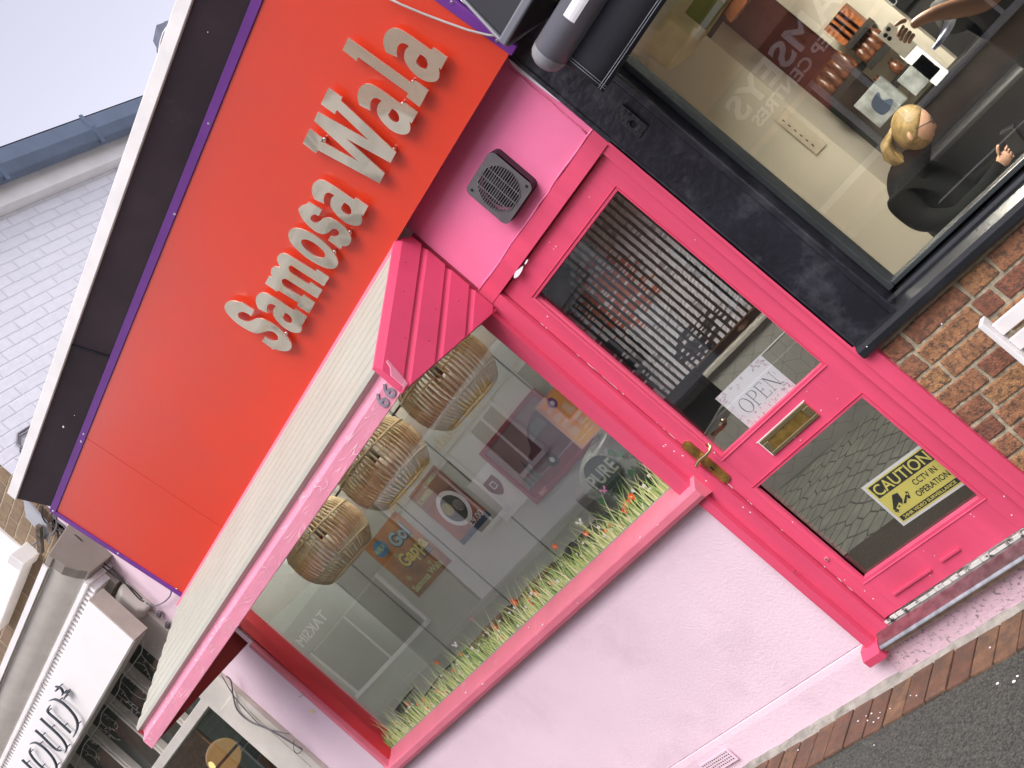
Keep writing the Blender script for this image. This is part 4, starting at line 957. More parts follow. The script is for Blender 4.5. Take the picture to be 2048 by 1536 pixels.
# counter front papered with a cube pattern
ctr = thing('counter', 'shop counter faced with a grey cube pattern behind the pink door', 'counter')
CYF = 2.45; CA, CB, CZ0, CZ1 = -4.6, -2.92, .19, 1.0
m = MB(); m.box(CA, CB, CYF, CYF+.6, CZ0, CZ1); m.build('counter_body', mat('cube_paper', (.33, .31, .28), .5, var=.06), ctr)
m = MB(); a_ = .105; yk = CYF-.0008
def ln(p_, q_, t=.0026):
    if max(p_[0], q_[0]) > CB or min(p_[0], q_[0]) < CA or max(p_[1], q_[1]) > CZ1 or min(p_[1], q_[1]) < CZ0: return
    p_, q_ = Vector(p_), Vector(q_); d = (q_-p_).normalized(); n_ = Vector((-d.y, d.x))*t/2
    m.face([(s.x, yk, s.y) for s in (p_-n_, q_-n_, q_+n_, p_+n_)])
hw, row = a_*math.sqrt(3), 0
z = CZ0-.02
while z < CZ1+.1:
    x = CA-.1+(hw/2 if row % 2 else 0)
    while x < CB+.1:
        c = (x, z)
        up_, ur, lr = (x, z+a_), (x+hw/2, z+a_/2), (x+hw/2, z-a_/2); dn, dl, ul = (x, z-a_), (x-hw/2, z-a_/2), (x-hw/2, z+a_/2)
        for q in (up_, lr, dl): ln(c, q)
        ln(up_, ur); ln(ur, lr); ln(lr, dn)
        x += hw
    z += a_*1.5; row += 1
m.build('cube_lines', mat('cube_line', (.20, .185, .16), .6), ctr)
m = MB(); m.box(CA, CB, CYF-.003, CYF-.001, .865, .872); m.build('joint_strip', PAPER, ctr)
m = MB(); m.box(CA-.02, CB+.02, CYF-.03, CYF+.62, CZ1, CZ1+.03); m.build('counter_top', mat('pale_worktop', (.40, .37, .32), .4, var=.1), ctr, bevel=.004)
# display cabinet on the counter
cab = thing('display_cabinet', 'dark display cabinet with labelled drawers standing on the counter', 'cabinet')
WOODB = mat('brown_wood', (.13, .07, .035), .45, var=.3, vscale=14, aniso=(1, 1, 12))
m = MB(); m.box(-4.5, -2.95, 2.5, 2.95, 1.085, 1.14); m.box(-4.5, -2.95, 2.9, 2.95, 1.14, 2.0); m.box(-4.5, -4.46, 2.5, 2.9, 1.14, 2.0); m.box(-2.99, -2.95, 2.5, 2.9, 1.14, 2.0); m.box(-4.5, -2.95, 2.5, 2.95, 2.0, 2.03)
m.build('carcass', WOODB, cab, bevel=.003)
for k in range(5):
    x = -4.44+k*.295
    m = MB(); m.box(x, x+.27, 2.47, 2.499, 1.145, 1.33); m.build('drawer', mat('smoked_plastic', (.06, .06, .06), .15, var=.3, vscale=15), cab, bevel=.003)
    m = MB(); m.box(x+.13, x+.235, 2.466, 2.4695, 1.19, 1.29, 0); put(m, fill([disc((x+.205, 1.265), .012, 14)], .0006), (0, 2.465, 0), EX, EZ, EY, m=1); m.build('drawer_label', [PAPER, mat('plum_ink', (.25, .12, .20), .5)], cab)
for x in (-4.3, -3.75, -3.2):
    m = MB(); m.lathe([(.02, -.055), (.045, -.04), (.05, -.01), (.035, .0)], (x, 2.56, 1.0855), 14); m.build('foot', WOODB, cab)
# chain fly curtain hung inside the door
cur = thing('fly_curtain', 'silver and black striped fly curtain hanging inside the upper door glass', 'curtain')
FOIL = [mat('foil_bright', (.82, .80, .79), .35, metal=.25, var=.1), mat('foil_dull', (.50, .48, .48), .35, metal=.3, var=.2), mat('foil_red_reflection', (.60, .17, .10), .35, metal=.2), mat('foil_dark', (.10, .11, .11), .3, metal=.8)]
m1, m2 = MB(), MB(); rc = random.Random(2)
x = -2.47
while x < -1.74:
    m1.box(x, x+.0085, .196, .203, 1.30, 2.2)
    z = 1.30; cxl = x+.0195; w_ = .0104; t0 = 0
    while z < 2.2:
        dh = rc.uniform(.004, .010); zc = z+dh/2
        d1 = ((cxl+2.13)/.20)**2+((zc-1.70)/.17)**2
        mi = 0 if sin(z*31+x*40)+sin(z*13-x*90) > -1.1 or rc.random() < .5 else 1
        if d1 < 1 and rc.random() < .8*(1-d1)+.1: mi = 2  # red street reflections painted into the strip colour
        if ((cxl+2.36)/.08)**2+((zc-1.50)/.16)**2 < 1 and rc.random() < .8: mi = 3
        if ((cxl+2.02)/.14)**2+((zc-1.36)/.06)**2 < 1 and rc.random() < .7: mi = 3
        t1 = rc.uniform(-.0030, .0030)
        m2.face([(cxl-w_, .203+t0, z), (cxl+w_, .203-t0, z), (cxl+w_, .203-t1, z+dh), (cxl-w_, .203+t1, z+dh)], mi)
        t0 = t1
        z += dh
    x += .0305
m1.build('black_strands', HOLE, cur); m2.build('silver_strips', FOIL, cur)
m = MB(); m.box(-2.5, -1.72, .192, .215, 2.2, 2.23); m.build('rail', STEEL, cur)
m = MB(); p0_, p1_ = at(1105, 545, y=.15), at(1085, 640, y=.15)
m.tube([(-2.42, .15, 1.86), (-2.29, .15, 1.82), (-2.17, .15, 1.905)], [.045, .05, .04], 14)
tag(m.build('brown_bag', mat('brown_leather', (.06, .035, .03), .35, var=.2)), 'dark brown rolled bag hanging at the top corner of the door glass', 'bag')
# floor coverings: net patterned rubber and a brown mat
RUB = mat('net_rubber', (.17, .165, .135), .8, var=.2, vscale=8)
N = RUB.node_tree.nodes; L = RUB.node_tree.links; b = N['Principled BSDF']; old = b.inputs['Base Color'].links[0].from_socket
tc = N.new('ShaderNodeTexCoord'); mp = N.new('ShaderNodeMapping'); mp.inputs['Scale'].default_value = (11, 7, 1); mp.inputs['Rotation'].default_value = (0, 0, R(20))
vo = N.new('ShaderNodeTexVoronoi'); vo.feature = 'DISTANCE_TO_EDGE'; vo.inputs['Scale'].default_value = 1; vo.inputs['Randomness'].default_value = .55
L.new(tc.outputs['Object'], mp.inputs[0]); L.new(mp.outputs[0], vo.inputs['Vector'])
rr = N.new('ShaderNodeMapRange'); rr.inputs['From Min'].default_value = .02; rr.inputs['From Max'].default_value = .07; L.new(vo.outputs['Distance'], rr.inputs['Value'])
mx = N.new('ShaderNodeMix'); mx.data_type = 'RGBA'; mx.inputs['A'].default_value = (.02, .02, .018, 1); L.new(rr.outputs[0], mx.inputs['Factor']); L.new(old, mx.inputs['B']); L.new(mx.outputs['Result'], b.inputs['Base Color'])
m = MB(); pts = [(-4.2, 2.44), (-3.9, 2.44), (-3.6, 2.36), (-3.3, 2.43), (-2.95, 2.44), (-2.0, .95), (-2.0, .83), (-2.6, .80), (-3.2, .82), (-4.2, 1.5)]
m.raw([(a, b_, .1885) for a, b_ in pts]+[(a, b_, .195) for a, b_ in pts], [tuple(range(10, 20))]+[(i, (i+1) % 10, 10+(i+1) % 10, 10+i) for i in range(10)])
tag(m.build('rubber_mat', RUB), 'grey rubber floor mat with a net pattern behind the lower door glass', 'mat')
m = MB(); m.box(-2.72, -1.8, .12, .79, .1885, .205)
tag(m.build('door_mat', mat('brown_coir', (.045, .028, .012), .95, var=.3, vscale=60, bump=.8, bscale=200), bevel=.004), 'dark brown coir mat just inside the pink door', 'mat')
lt = thing('added_ceiling_light', 'unseen white ceiling light panel added to brighten the pink shop', 'ceiling light')  # added lamp, out of view, lifts the room behind the door
m = MB(); m.box(-3.9, -2.9, 1.2, 1.8, 2.585, 2.599); m.build('fill_diffuser', mat('fill_panel', (.9, .9, .9), .5, emit=(1, .97, .92), estr=12.0), lt)

# ------------------------------------------------------------------ the black shop on the right
blk = thing('black_shopfront', 'black painted shopfront with a brick stall riser and large clear window', 'shop')
m = MB(); m.prism_y([(-1.562, .992), (-1.562, 2.46), (-1.40, 2.46), (-1.40, .992)], -.006, .16)
m.box(-1.3995, -1.374, -.016, .16, 1.0, 2.46); m.box(-1.5725, -1.5535, -.012, .05, 1.0, 2.44)
m.build('pilaster', BLACKP, blk, bevel=.006, seg=3)
m = MB()
m.prism_x([(.10, 1.045), (.06, 1.030), (.052, 1.018), (.02, 1.014), (-.028, .998), (-.040, .985), (-.040, .962), (-.030, .954), (.10, .954)], -1.558, 2.6)
m.build('sill', mat('black_sill', (.018, .02, .024), .28, var=.2, bump=.15, bscale=50), blk, bevel=.003)
FRG = mat('dark_green_grey_frame', (.05, .058, .06), .25, var=.15)
m = MB(); m.box(-1.3735, -1.352, .05, .12, 1.046, 2.8); m.box(-1.352, 2.6, .06, .12, 1.0455, 1.062); m.box(-1.352, 2.6, .06, .12, 2.75, 2.8)
m.build('window_frame', FRG, blk, bevel=.003)
m = MB(); m.box(-1.36, 2.6, .085, .091, 1.055, 2.76); m.build('window_pane', GLASSB, blk)
m = MB(); m.box(-1.522, 2.6, .06, .16, -.05, .953); m.build('wall_core', MORTAR, blk)
m = MB(); rb = random.Random(21); z = -.02; row = 0                     # hand laid bricks, each a separate island of the one skin
while z < .96:
    x = -1.521+(0 if row % 2 else -.0); first = True
    seq = rb.choice(((.215, .1025), (.1025, .215), (.155, .215), (.215, .215), (.07, .215)))
    i = 0
    while x < -.35:
        wd = seq[i % 2] if rb.random() < .7 else rb.choice((.215, .1025, .215)); 
        if first: wd *= rb.uniform(.5, 1.0); first = False
        h = .063; j = lambda s: rb.uniform(-s, s)
        zt = min(z+h, .958)
        if zt-z > .012:
            f = [(x+j(.003), -.0+j(.003), z+j(.003)), (x+wd+j(.003), j(.003), z+j(.003)), (x+wd+j(.003), j(.003), zt+j(.002)), (x+j(.003), j(.003), zt+j(.002))]
            b_ = [(p_[0], .055, p_[2]) for p_ in f]
            m.raw(f+b_, [(0, 1, 2, 3), (0, 4, 5, 1), (1, 5, 6, 2), (2, 6, 7, 3), (3, 7, 4, 0)])
        x += wd+.0115; i += 1
    z += .0745; row += 1
m.build('brick_facing', BRICKR, blk, bevel=.0045)
m = MB(); rb = random.Random(8)                                          # mortar joints, slightly hollow and uneven
nx, nz = 130, 80
v = [(-1.522+1.2*i/nx, .0065+rb.uniform(-.0028, .0028), -.05+1.003*k/nz) for k in range(nz+1) for i in range(nx+1)]
m.raw(v, [(k*(nx+1)+i, k*(nx+1)+i+1, (k+1)*(nx+1)+i+1, (k+1)*(nx+1)+i) for k in range(nz) for i in range(nx)], 0, True)
m.build('mortar_joints', MORTAR, blk)
m = MB(); m.box(-1.5, 2.6, .03, .3, 2.72, 3.4); m.box(-1.56, 2.6, 0.02, .3, 2.462, 2.72); m.build('fascia_board', BLACKP, blk)
m = MB()
for px, py, r in ((1884, 649, .004), (1734, 694, .003)):
    p = at(px, py, y=-.004 if px > 1800 else -.042); m.ellipsoid((p.x, p.y, p.z), r, r*.5, r, 10, 6); 
m.build('screw_head', CHROME, blk)
# key plate with a plugged hole
p = thing('lock_plate', 'painted over metal plate with a hole on the black pilaster', 'lock plate')
m = MB(); o_ = [(-1.478, 2.045), (-1.440, 2.036), (-1.447, 1.946), (-1.502, 1.955)]
o_ = rrect(-1.492, -1.444, 1.945, 2.045, .003)
flat(m, [o_, disc((-1.468, 1.985), .0125, 14)], (0, -.0115, 0), .005, m=0); flat(m, [disc((-1.468, 1.985), .0125, 14)], (0, -.0068, 0), .0006, m=1)
flat(m, [rrect(-1.486, -1.450, 2.004, 2.035, .003)], (0, -.0135, 0), .0018, m=0); m.box(-1.443, -1.4385, -.017, -.007, 1.945, 2.05, 0)
m.build('plate', [mat('thick_black_paint', (.016, .016, .02), .4, var=.2, bump=1.0, bscale=90), HOLE], p, bevel=.001)

# awning: cassette, front rail with sticker, hanging valance
aw = thing('awning', 'closed black awning with a grey front rail and stitched valance over the right shop window', 'awning')
AX = -1.372
m = MB()
m.prism_x([(-.03, 2.41), (-.06, 2.385), (-.335, 2.372), (-.335, 2.395), (-.30, 2.56), (-.03, 2.60)], AX, 2.6, 0)
m.build('cassette', mat('black_box', (.010, .010, .013), .4, var=.1), aw, bevel=.004)
m = MB(); m.box(AX-.010, 2.6, -.350, -.3355, 2.372, 2.40); m.prism_x([(-.045, 2.39), (-.33, 2.365), (-.345, 2.372), (-.345, 2.40), (-.30, 2.57), (-.03, 2.60)], AX-.012, AX-.0005)
m.build('end_plate', GREYMETAL, aw, bevel=.006)
cyR, czR, rR = -.30, 2.262, .054
prof = [(cyR+rR*cos(R(a)), czR+rR*sin(R(a))) for a in range(0, 360, 15)]
prof = [(y_*1.0, z_) for y_, z_ in prof]
m = MB(); m.prism_x(prof, AX+.05, 2.6, 0, True); m.build('front_rail', GREYMETAL, aw)
m = MB(); caps = [(0, .0), (.02, .55), (.04, .85), (.052, 1.0)]
v = []; n = 24
for dx, k in [(0.0, .25), (.006, .6), (.016, .82), (.03, .96), (.052, 1.0)]:
    for i in range(n): v.append((AX-.002+dx, cyR+rR*1.01*k*cos(2*pi*i/n), czR+rR*1.01*k*sin(2*pi*i/n)))
m.raw(v, [(i*n+j, i*n+(j+1) % n, (i+1)*n+(j+1) % n, (i+1)*n+j) for i in range(4) for j in range(n)]+[tuple(range(n))[::-1]], 0, True)
m.build('rail_end_cap', mat('mid_grey_cap', (.26, .26, .28), .5), aw)
m = MB(); b0 = [(cyR+(rR+.0015)*cos(R(a)), czR+(rR+.0015)*sin(R(a))) for a in (205, 195, 185, 175, 165)]
m.raw([(x_, y_, z_) for x_ in (-1.195, -.7) for y_, z_ in b0], [(i, i+1, 5+i+1, 5+i) for i in range(4)]); m.build('rail_sticker', PAPER, aw)
m = MB(); m.prism_x([(cyR+.02, czR-.04), (cyR+.045, czR-.10), (cyR+.10, czR-.12), (cyR+.12, czR-.06), (cyR+.06, czR-.02)], AX+.03, AX+.09); m.build('arm_end', BLACK, aw, bevel=.01, seg=3)
m = MB(); VXL = -1.318; vz0, vz1 = 2.072, 2.235; vy = -.302
nx = 60
for i in range(nx):
    xa_, xb_ = VXL+2.4*i/nx, VXL+2.4*(i+1)/nx
    for z0_, z1_ in ((vz0, (vz0+vz1)/2), ((vz0+vz1)/2, vz1)):
        w0 = lambda x_, z_: vy+.005*sin(x_*14)*(vz1-z_)/(vz1-vz0)
        m.face([(xa_, w0(xa_, z0_), z0_), (xb_, w0(xb_, z0_), z0_), (xb_, w0(xb_, z1_), z1_), (xa_, w0(xa_, z1_), z1_)], 0, True)
va = m.build('valance', FABRIC, aw); so = va.modifiers.new('thick', 'SOLIDIFY'); so.thickness = .0015
m = MB()
for z_ in (vz0+.012, vz0+.019, vz1-.028, vz1-.020):
    m.tube([(VXL+.002+i*.04, vy+.005*sin((VXL+.002+i*.04)*14)*(vz1-z_)/(vz1-vz0)-.0012, z_) for i in range(58)], .0009, 4)
for x_ in (VXL+.012, VXL+.020): m.tube([(x_, vy+.005*sin(x_*14)*(vz1-z_)/(vz1-vz0)-.0012, z_) for z_ in (vz0, (vz0+vz1)/2, vz1)], .0009, 4)
m.build('stitching', THREAD, aw)
# panel edge above: black board with a pale edging strip
m = MB(); q = [at(935, -10, y=-.10), at(1013, 70, y=-.10)]
m.box(-1.462, -1.38, -.10, -.03, 2.44, 3.3, 0); m.build('upper_board', mat('slate_board', (.06, .065, .075), .5, var=.1), blk)
m = MB(); m.box(-1.476, -1.4625, -.112, -.03, 2.44, 3.3); m.build('edging_strip', PAPER, blk)

# white slatted seat against the brick
bench = thing('slatted_bench', 'white slatted bench standing against the brick stall riser', 'bench')
WP = mat('white_bench_paint', (.72, .70, .70), .5, var=.06)
m = MB(); m.box(-1.203, -1.185, -.145, -.09, .40, .835); m.build('end_post', WP, bench, bevel=.003)
for z_ in (.763, .700, .63, .56): m = MB(); m.box(-1.1845, .2, -.120, -.106, z_-.0, z_+.043); m.build('slat', WP, bench, bevel=.002)
m = MB(); m.box(-1.203, -1.16, -.145, -.10, .0, .3995); m.build('leg', WP, bench, bevel=.002)
m = MB(); m.box(.16, .20, -.145, -.121, .0, .83); m.build('leg', WP, bench, bevel=.002)
m = MB(); m.box(-1.203, .2, -.50, -.1455, .40, .43); m.build('seat', WP, bench, bevel=.003)
m = MB(); m.box(-1.2, -1.16, -.49, -.45, .0, .3995); m.build('leg', WP, bench); m = MB(); m.box(.16, .2, -.49, -.45, .0, .3995); m.build('leg', WP, bench)

# the salon behind the glass
m = MB(); m.box(-4.0, 2.6, .165, 6.0, .0, .12); tag(m.build('salon_floor', mat('salon_floor', (.22, .20, .17), .5, var=.1)), kind='structure')
sal = thing('salon_walls', 'cream walls and dark alcoves inside the right hand shop', 'wall')
CRM = mat('warm_cream', (.62, .57, .47), .6, var=.04, vscale=2); DRK = mat('charcoal_wall', (.014, .013, .012), .6, var=.3); SLT = mat('slate_wall', (.05, .052, .045), .5, var=.2); MRN = mat('maroon_wall', (.12, .022, .015), .6, var=.2)
m = MB(); YB = 3.6
slab(m, (-1.46, .17), (-3.52, 3.75), -.02, .12, 3.0, 0)
m.box(-3.5, -2.39, YB, YB+.5, .12, 3.0, 0)
m.box(-2.39, -2.06, YB+.4, YB+.5, .12, 1.50, 2); m.box(-2.39, -2.06, YB+.4, YB+.5, 1.5, 3.0, 3)
m.box(-2.06, -1.70, YB+.35, YB+.5, .12, 3.0, 0); m.box(-1.70, 2.6, YB+.4, YB+.5, .12, 3.0, 1); m.box(2.5, 2.6, .17, YB+.4, .12, 3.0, 1)
m.build('wall_board', [CRM, DRK, SLT, MRN], sal)
m = MB(); m.box(-3.6, 2.6, .17, YB+.5, 3.0, 3.05); m.build('ceiling', CRM, sal)
m = MB(); m.box(-1.702, -1.655, YB+.33, YB+.399, .12, 3.0, 0); m.build('pale_edge', CRM, sal)
lt = thing('added_salon_light', 'unseen warm ceiling light panel added to brighten the right hand shop', 'ceiling light')  # added lamp, out of view, to brighten the salon
m = MB(); m.box(-2.3, -.6, 1.3, 2.6, 2.97, 2.99); m.build('fill_diffuser', mat('fill_panel_warm', (.9, .9, .9), .5, emit=(1, .93, .82), estr=24.0), lt)
SHELF = mat('black_shelf', (.02, .018, .016), .5)
JAR = mat('amber_jar', (.20, .07, .03), .3, var=.4, vscale=40); JAR2 = mat('orange_jar', (.45, .14, .04), .35, var=.3, vscale=30)
def shelf(px0, px1, y_, label, depth=.22):
    a = at(*px0, y=y_); b = at(*px1, y=y_); z_ = (a.z+b.z)/2
    m = MB(); m.box(a.x, b.x, y_, y_+depth, z_-.045, z_); return tag(m.build('shelf', SHELF, bevel=.002), label, 'shelf', 'black wall shelves in the right hand shop'), a.x, b.x, z_
sh = [((1690, 92), (1725, 48), 'topmost black shelf of orange boxes on the cream band'), ((1730, 130), (1773, 85), 'second black shelf from the top, holding amber jars'), ((1765, 190), (1822, 122), 'black shelf on the cream band below the amber jars'), ((1650, 192), (1722, 140), 'short black shelf of amber jars in the slate alcove')]
lab = iter(['small orange box at the left of the topmost black shelf', 'small orange box second on the topmost black shelf', 'small orange box third on the topmost black shelf', 'small orange box at the right of the topmost black shelf'])
for si, (a_, b_, l_) in enumerate(sh):
    o, xa_, xb_, z_ = shelf(a_, b_, YB+.10, l_)
    nj = 4
    for k in range(nj):
        x_ = xa_+(xb_-xa_)*(k+.5)/nj; h = (.16, .13, .10, .15)[si]
        m = MB()
        if si == 0: m.box(x_-.03, x_+.03, YB+.12, YB+.2, z_+.0005, z_+h)
        else: m.lathe([(0, 0), (.032, .0), (.034, .01), (.034, h*.7), (.02, h*.8), (.02, h), (0, h)], (x_, YB+.17, z_+.0005), 12)
        nm, cat_ = ('carton', 'box') if si == 0 else ('jar', 'jar')
        if si == 2 and k % 2: continue
        shn = ('topmost', 'second', 'third', 'alcove')[si]
        tag(m.build(nm, JAR2 if si == 0 else JAR), f"{'orange box' if si == 0 else 'amber jar'} {('at the left end of', 'left of centre on', 'right of centre on', 'at the right end of')[k]} the {('topmost black shelf', 'second black shelf', 'third black shelf down', 'black shelf in the slate alcove')[si]}", cat_, 'boxes and jars on the black shelves')
# menu board on the dark wall
mb_ = thing('menu_board', 'black menu board with white lettering high on the dark wall of the right shop', 'board')
p0_ = at(1800, -20, y=YB+.35)
m = MB(); m.box(-1.64, -1.05, YB+.36, YB+.395, 1.55, 2.3); m.build('board', HOLE, mb_)
m = MB(); c_ = at(1775, 12, y=YB+.35); write(m, 'TREAT', (c_.x-.02, YB+.352, c_.z+.05), .05, depth=.001); m.build('lettering', mat('chalk', (.45, .5, .52), .7), mb_); m = MB(); write(m, 'FRUIT', (c_.x-.06, YB+.352, c_.z-.03), .05, depth=.001); m.build('lettering', mat('chalk', (.45, .5, .52), .7), mb_)
# cooker-like cream cabinet and wooden rail high up on the left
p = thing('wall_boiler', 'cream boxy appliance with a green screen at the top left of the right shop window', 'appliance')
m = MB(); a = at(1345, 70, y=3.2); m.box(a.x-.18, a.x+.30, 3.15, 3.58, a.z-.12, a.z+.45); m.build('casing', mat('ivory_casing', (.55, .47, .28), .4), p, bevel=.03, seg=3)
a2 = at(1412, 25, y=3.13); m = MB(); m.box(a2.x-.08, a2.x+.10, 3.135, 3.149, a2.z-.06, a2.z+.10); m.build('screen', mat('olive_screen', (.16, .17, .03), .2), p)
m = MB(); m.box(a2.x-.10, a2.x+.05, 3.13, 3.149, a2.z-.11, a2.z-.08); m.build('slot', HOLE, p)
m = MB(); a, b_ = at(1485, 5, y=3.4), at(1545, 30, y=3.4); m.box(a.x-.1, a.x+.35, 3.3, 3.42, a.z-.03, a.z+.04)
tag(m.build('wood_rail', mat('orange_wood', (.38, .13, .04), .4, var=.2), bevel=.004), 'orange wooden rail on the cream wall beside the boxy appliance', 'rail')
m = MB(); a = at(1600, 262, y=YB-.01); m.box(a.x-.05, a.x+.05, YB-.012, YB-.0005, a.z-.18, a.z+.17)
tag(m.build('switch_strip', mat('cream_plastic', (.60, .53, .42), .4), bevel=.004), 'cream strip of switches on the cream salon wall', 'switch panel')
m = MB(); 
for k in range(6): m.box(a.x-.02, a.x-.012, YB-.014, YB-.0125, a.z-.13+k*.048, a.z-.11+k*.048)
m.build('switch', JAR, bpy.data.objects['switch_strip'])
# grinder / screen desk items behind the woman
for (px, py, sx, sz, mt, nm, lb) in ((1760, 205, .11, .10, 'grey', 'tablet', 'pale screen with a dark swirl behind the seated woman'), (1838, 150, .10, .07, 'grey', 'tray', 'grey tray of small items beside the black shelves'), (1850, 130, .05, .14, 'w', 'towel', 'white towel hanging by the pale wall edge')):
    a = at(px, py, y=3.3); m = MB(); m.box(a.x-sx, a.x+sx, 3.3, 3.33, a.z-sz, a.z+sz, 0)
    if nm == 'tablet': put(m, fill([smooth_outline([(a.x-.05, a.z-.05), (a.x-.04, a.z+.03), (a.x+.04, a.z+.05), (a.x+.02, a.z+.0), (a.x+.06, a.z-.04), (a.x, a.z-.07)], 4)], .001), (0, 3.298, 0), EX, EZ, EY, m=1)
    tag(m.build(nm, [mat('cool_grey_screen', (.35, .38, .38), .3, var=.3, vscale=12) if mt == 'grey' else PAPER, NAVY], bevel=.004), lb, nm)

# ------------------------------------------------------------------ people in the right hand shop
SKIN = mat('fair_skin', (.56, .33, .23), .5, var=.08, vscale=14); SKIN2 = mat('brown_skin', (.16, .075, .04), .5, var=.12, vscale=14)
CLOTH = mat('black_top', (.006, .0065, .006), .98, spec=.12, var=.2, vscale=8, bump=1.0, bscale=11); CLOTH2 = mat('black_tshirt', (.010, .010, .011), .85, var=.2)
def skinned(name, joints, edges, mats, parent=None, levels=2, matfn=None):
    """joints: (x, y, z, r); a continuous surface grown over connected edges"""
    me = bpy.data.meshes.new(name); me.from_pydata([j[:3] for j in joints], edges, []); me.materials.append(mats)
    o = bpy.data.objects.new(name, me); COL.objects.link(o)
    if parent: o.parent = parent
    s = o.modifiers.new('skin', 'SKIN'); s.use_smooth_shade = True
    for i, j in enumerate(joints):
        r = j[3]; me.skin_vertices[0].data[i].radius = r if isinstance(r, tuple) else (r, r)
        me.skin_vertices[0].data[i].use_root = (i == 0)
    u = o.modifiers.new('sub', 'SUBSURF'); u.levels = levels; u.render_levels = levels
    return o
def finger(base, d1, d2, l, r, mt, parent, up=Vector((0, 0, -1))):
    b = Vector(base); a = b+Vector(d1)*l*.5; c = a+(Vector(d1)*.5+Vector(d2)*.5)*l*.3; e = c+Vector(d2)*l*.25
    return skinned('finger', [tuple(b)+(r,), tuple(a)+(r*.95,), tuple(c)+(r*.9,), tuple(e)+(r*.75,)], [(0, 1), (1, 2), (2, 3)], mt, parent, 2)

# seated woman bent over her phone
yw = 2.7
H = at(1825, 258, y=yw)                                   # middle of the head
wm = skinned('person', [(-1.96, yw+.06, .58, (.22, .19)), (-1.99, yw+.06, .76, (.21, .18)), (-2.0, yw+.05, .92, (.19, .17)), (-1.92, yw+.05, 1.00, (.10, .10)), (H.x-.03, yw+.04, H.z-.10, .055), (H.x-.01, yw+.03, H.z-.02, (.072, .078)), (H.x+.005, yw+.03, H.z+.06, (.085, .082)),
                        (-2.03, yw-.13, .95, .095), (-2.03, yw-.17, .76, .075), (-1.90, yw-.16, .66, .05), (-1.72, yw-.10, .665, .038), (-1.62, yw-.06, .682, .03), (-1.585, yw-.05, .69, (.034, .018)),
                        (-2.00, yw+.25, .94, .07), (-1.97, yw+.29, .76, .058), (-1.84, yw+.24, .66, .046), (-1.60, yw+.10, .67, .03),
                        (-1.85, yw-.05, .50, .10), (-1.55, yw-.06, .50, .085), (-1.52, yw-.06, .18, .055), (-1.85, yw+.17, .50, .10), (-1.55, yw+.18, .50, .085), (-1.52, yw+.18, .18, .055)],
            [(0, 1), (1, 2), (2, 3), (3, 4), (4, 5), (5, 6), (2, 7), (7, 8), (8, 9), (9, 10), (10, 11), (11, 12), (2, 13), (13, 14), (14, 15), (15, 16), (0, 17), (17, 18), (18, 19), (0, 20), (20, 21), (21, 22)], CLOTH, None, 2)
tag(wm, 'woman with a blonde ponytail and glasses in a black top bent over her phone', 'person')
hd = H; crown_d = Vector((.42, 0, .80)).normalized(); face_d = Vector((.86, -.06, -.50)).normalized(); side_d = Vector((0.05, -1, 0))
def hp_(c, f, s): return hd+crown_d*c+face_d*f+side_d*s
m = MB()
def ell3(mb, c, ax, ay, az, n=20, k=14, mi=0, fn=None):
    v = []
    for i in range(k+1):
        t = pi*i/k
        for j in range(n):
            a = 2*pi*j/n; q = Vector((sin(t)*cos(a), sin(t)*sin(a), cos(t))); s = fn(q) if fn else 1
            v.append(c+(ax*q.x+ay*q.y+az*q.z)*s)
    mb.raw(v, [(i*n+j, (i+1)*n+j, (i+1)*n+(j+1) % n, i*n+(j+1) % n) for i in range(k) for j in range(n)], mi, True)
def face_fn(q):
    s = 1.0
    if q.z < -.2: s *= 1-.16*(-q.z-.2)*(1 if q.x > .2 else 2.2)
    s += .10*math.exp(-((q.y/.16)**2+((q.z+.16)/.13)**2))*(q.x > 0)          # nose
    s -= .035*math.exp(-(((abs(q.y)-.34)/.16)**2+((q.z-.08)/.10)**2))*(q.x > 0)  # eye hollows
    s += .03*math.exp(-((q.y/.30)**2+((q.z+.52)/.08)**2))*(q.x > 0)           # lips
    s += .04*math.exp(-((q.y/.35)**2+((q.z+.86)/.14)**2))*(q.x > 0)           # chin
    return s
ell3(m, hp_(.0, .01, 0), face_d*.100, side_d*.077, crown_d*.122, 40, 28, fn=face_fn)
m.build('face', SKIN, wm)
m = MB(); ell3(m, hp_(-.012, -.008, .078), face_d*.017, side_d*.010, crown_d*.030); m.build('ear', SKIN, wm)
m = MB(); ell3(m, hp_(.012, .086, .032), face_d*.010, side_d*.013, crown_d*.007); m.build('eye', PAPER, wm)
HAIR = mat('blonde_hair', (.36, .25, .10), .42, var=.30, vscale=5, aniso=(5, 40, 5), bump=.5, bscale=30)
def hair_fn(q):
    e = q.x*.95-q.z*.62-.38                        # < 0 on the crown and the back of the head
    low = max(0, -q.z-.35)*2.0*(q.x > -.6)
    t = max(0, min(1, (-e-low)*6)); return .93+t*(.115+.012*sin(34*q.y+5*q.z))
m = MB(); ell3(m, hp_(.0, .004, 0), face_d*.104, side_d*.082, crown_d*.124, 48, 30, fn=hair_fn)
kn = hp_(.005, -.112, 0)
for k in range(14):
    a = 2*pi*k/14; o_ = Vector((cos(a)*.012, sin(a)*.026, sin(a)*.004)); e = random.uniform(-.008, .008)
    m.tube([hp_(.03, -.085, 0)+o_*.4, kn+o_*.5, kn+Vector((-.045+e, 0, -.012))+o_*1.15, kn+Vector((-.078+e, 0, -.065))+o_*1.3, kn+Vector((-.075+e, 0, -.125))+o_*1.1, kn+Vector((-.045+e*2, 0, -.180+e))+o_*.5], [.018, .017, .022, .022, .017, .004], 8)
m.build('hair', HAIR, wm)
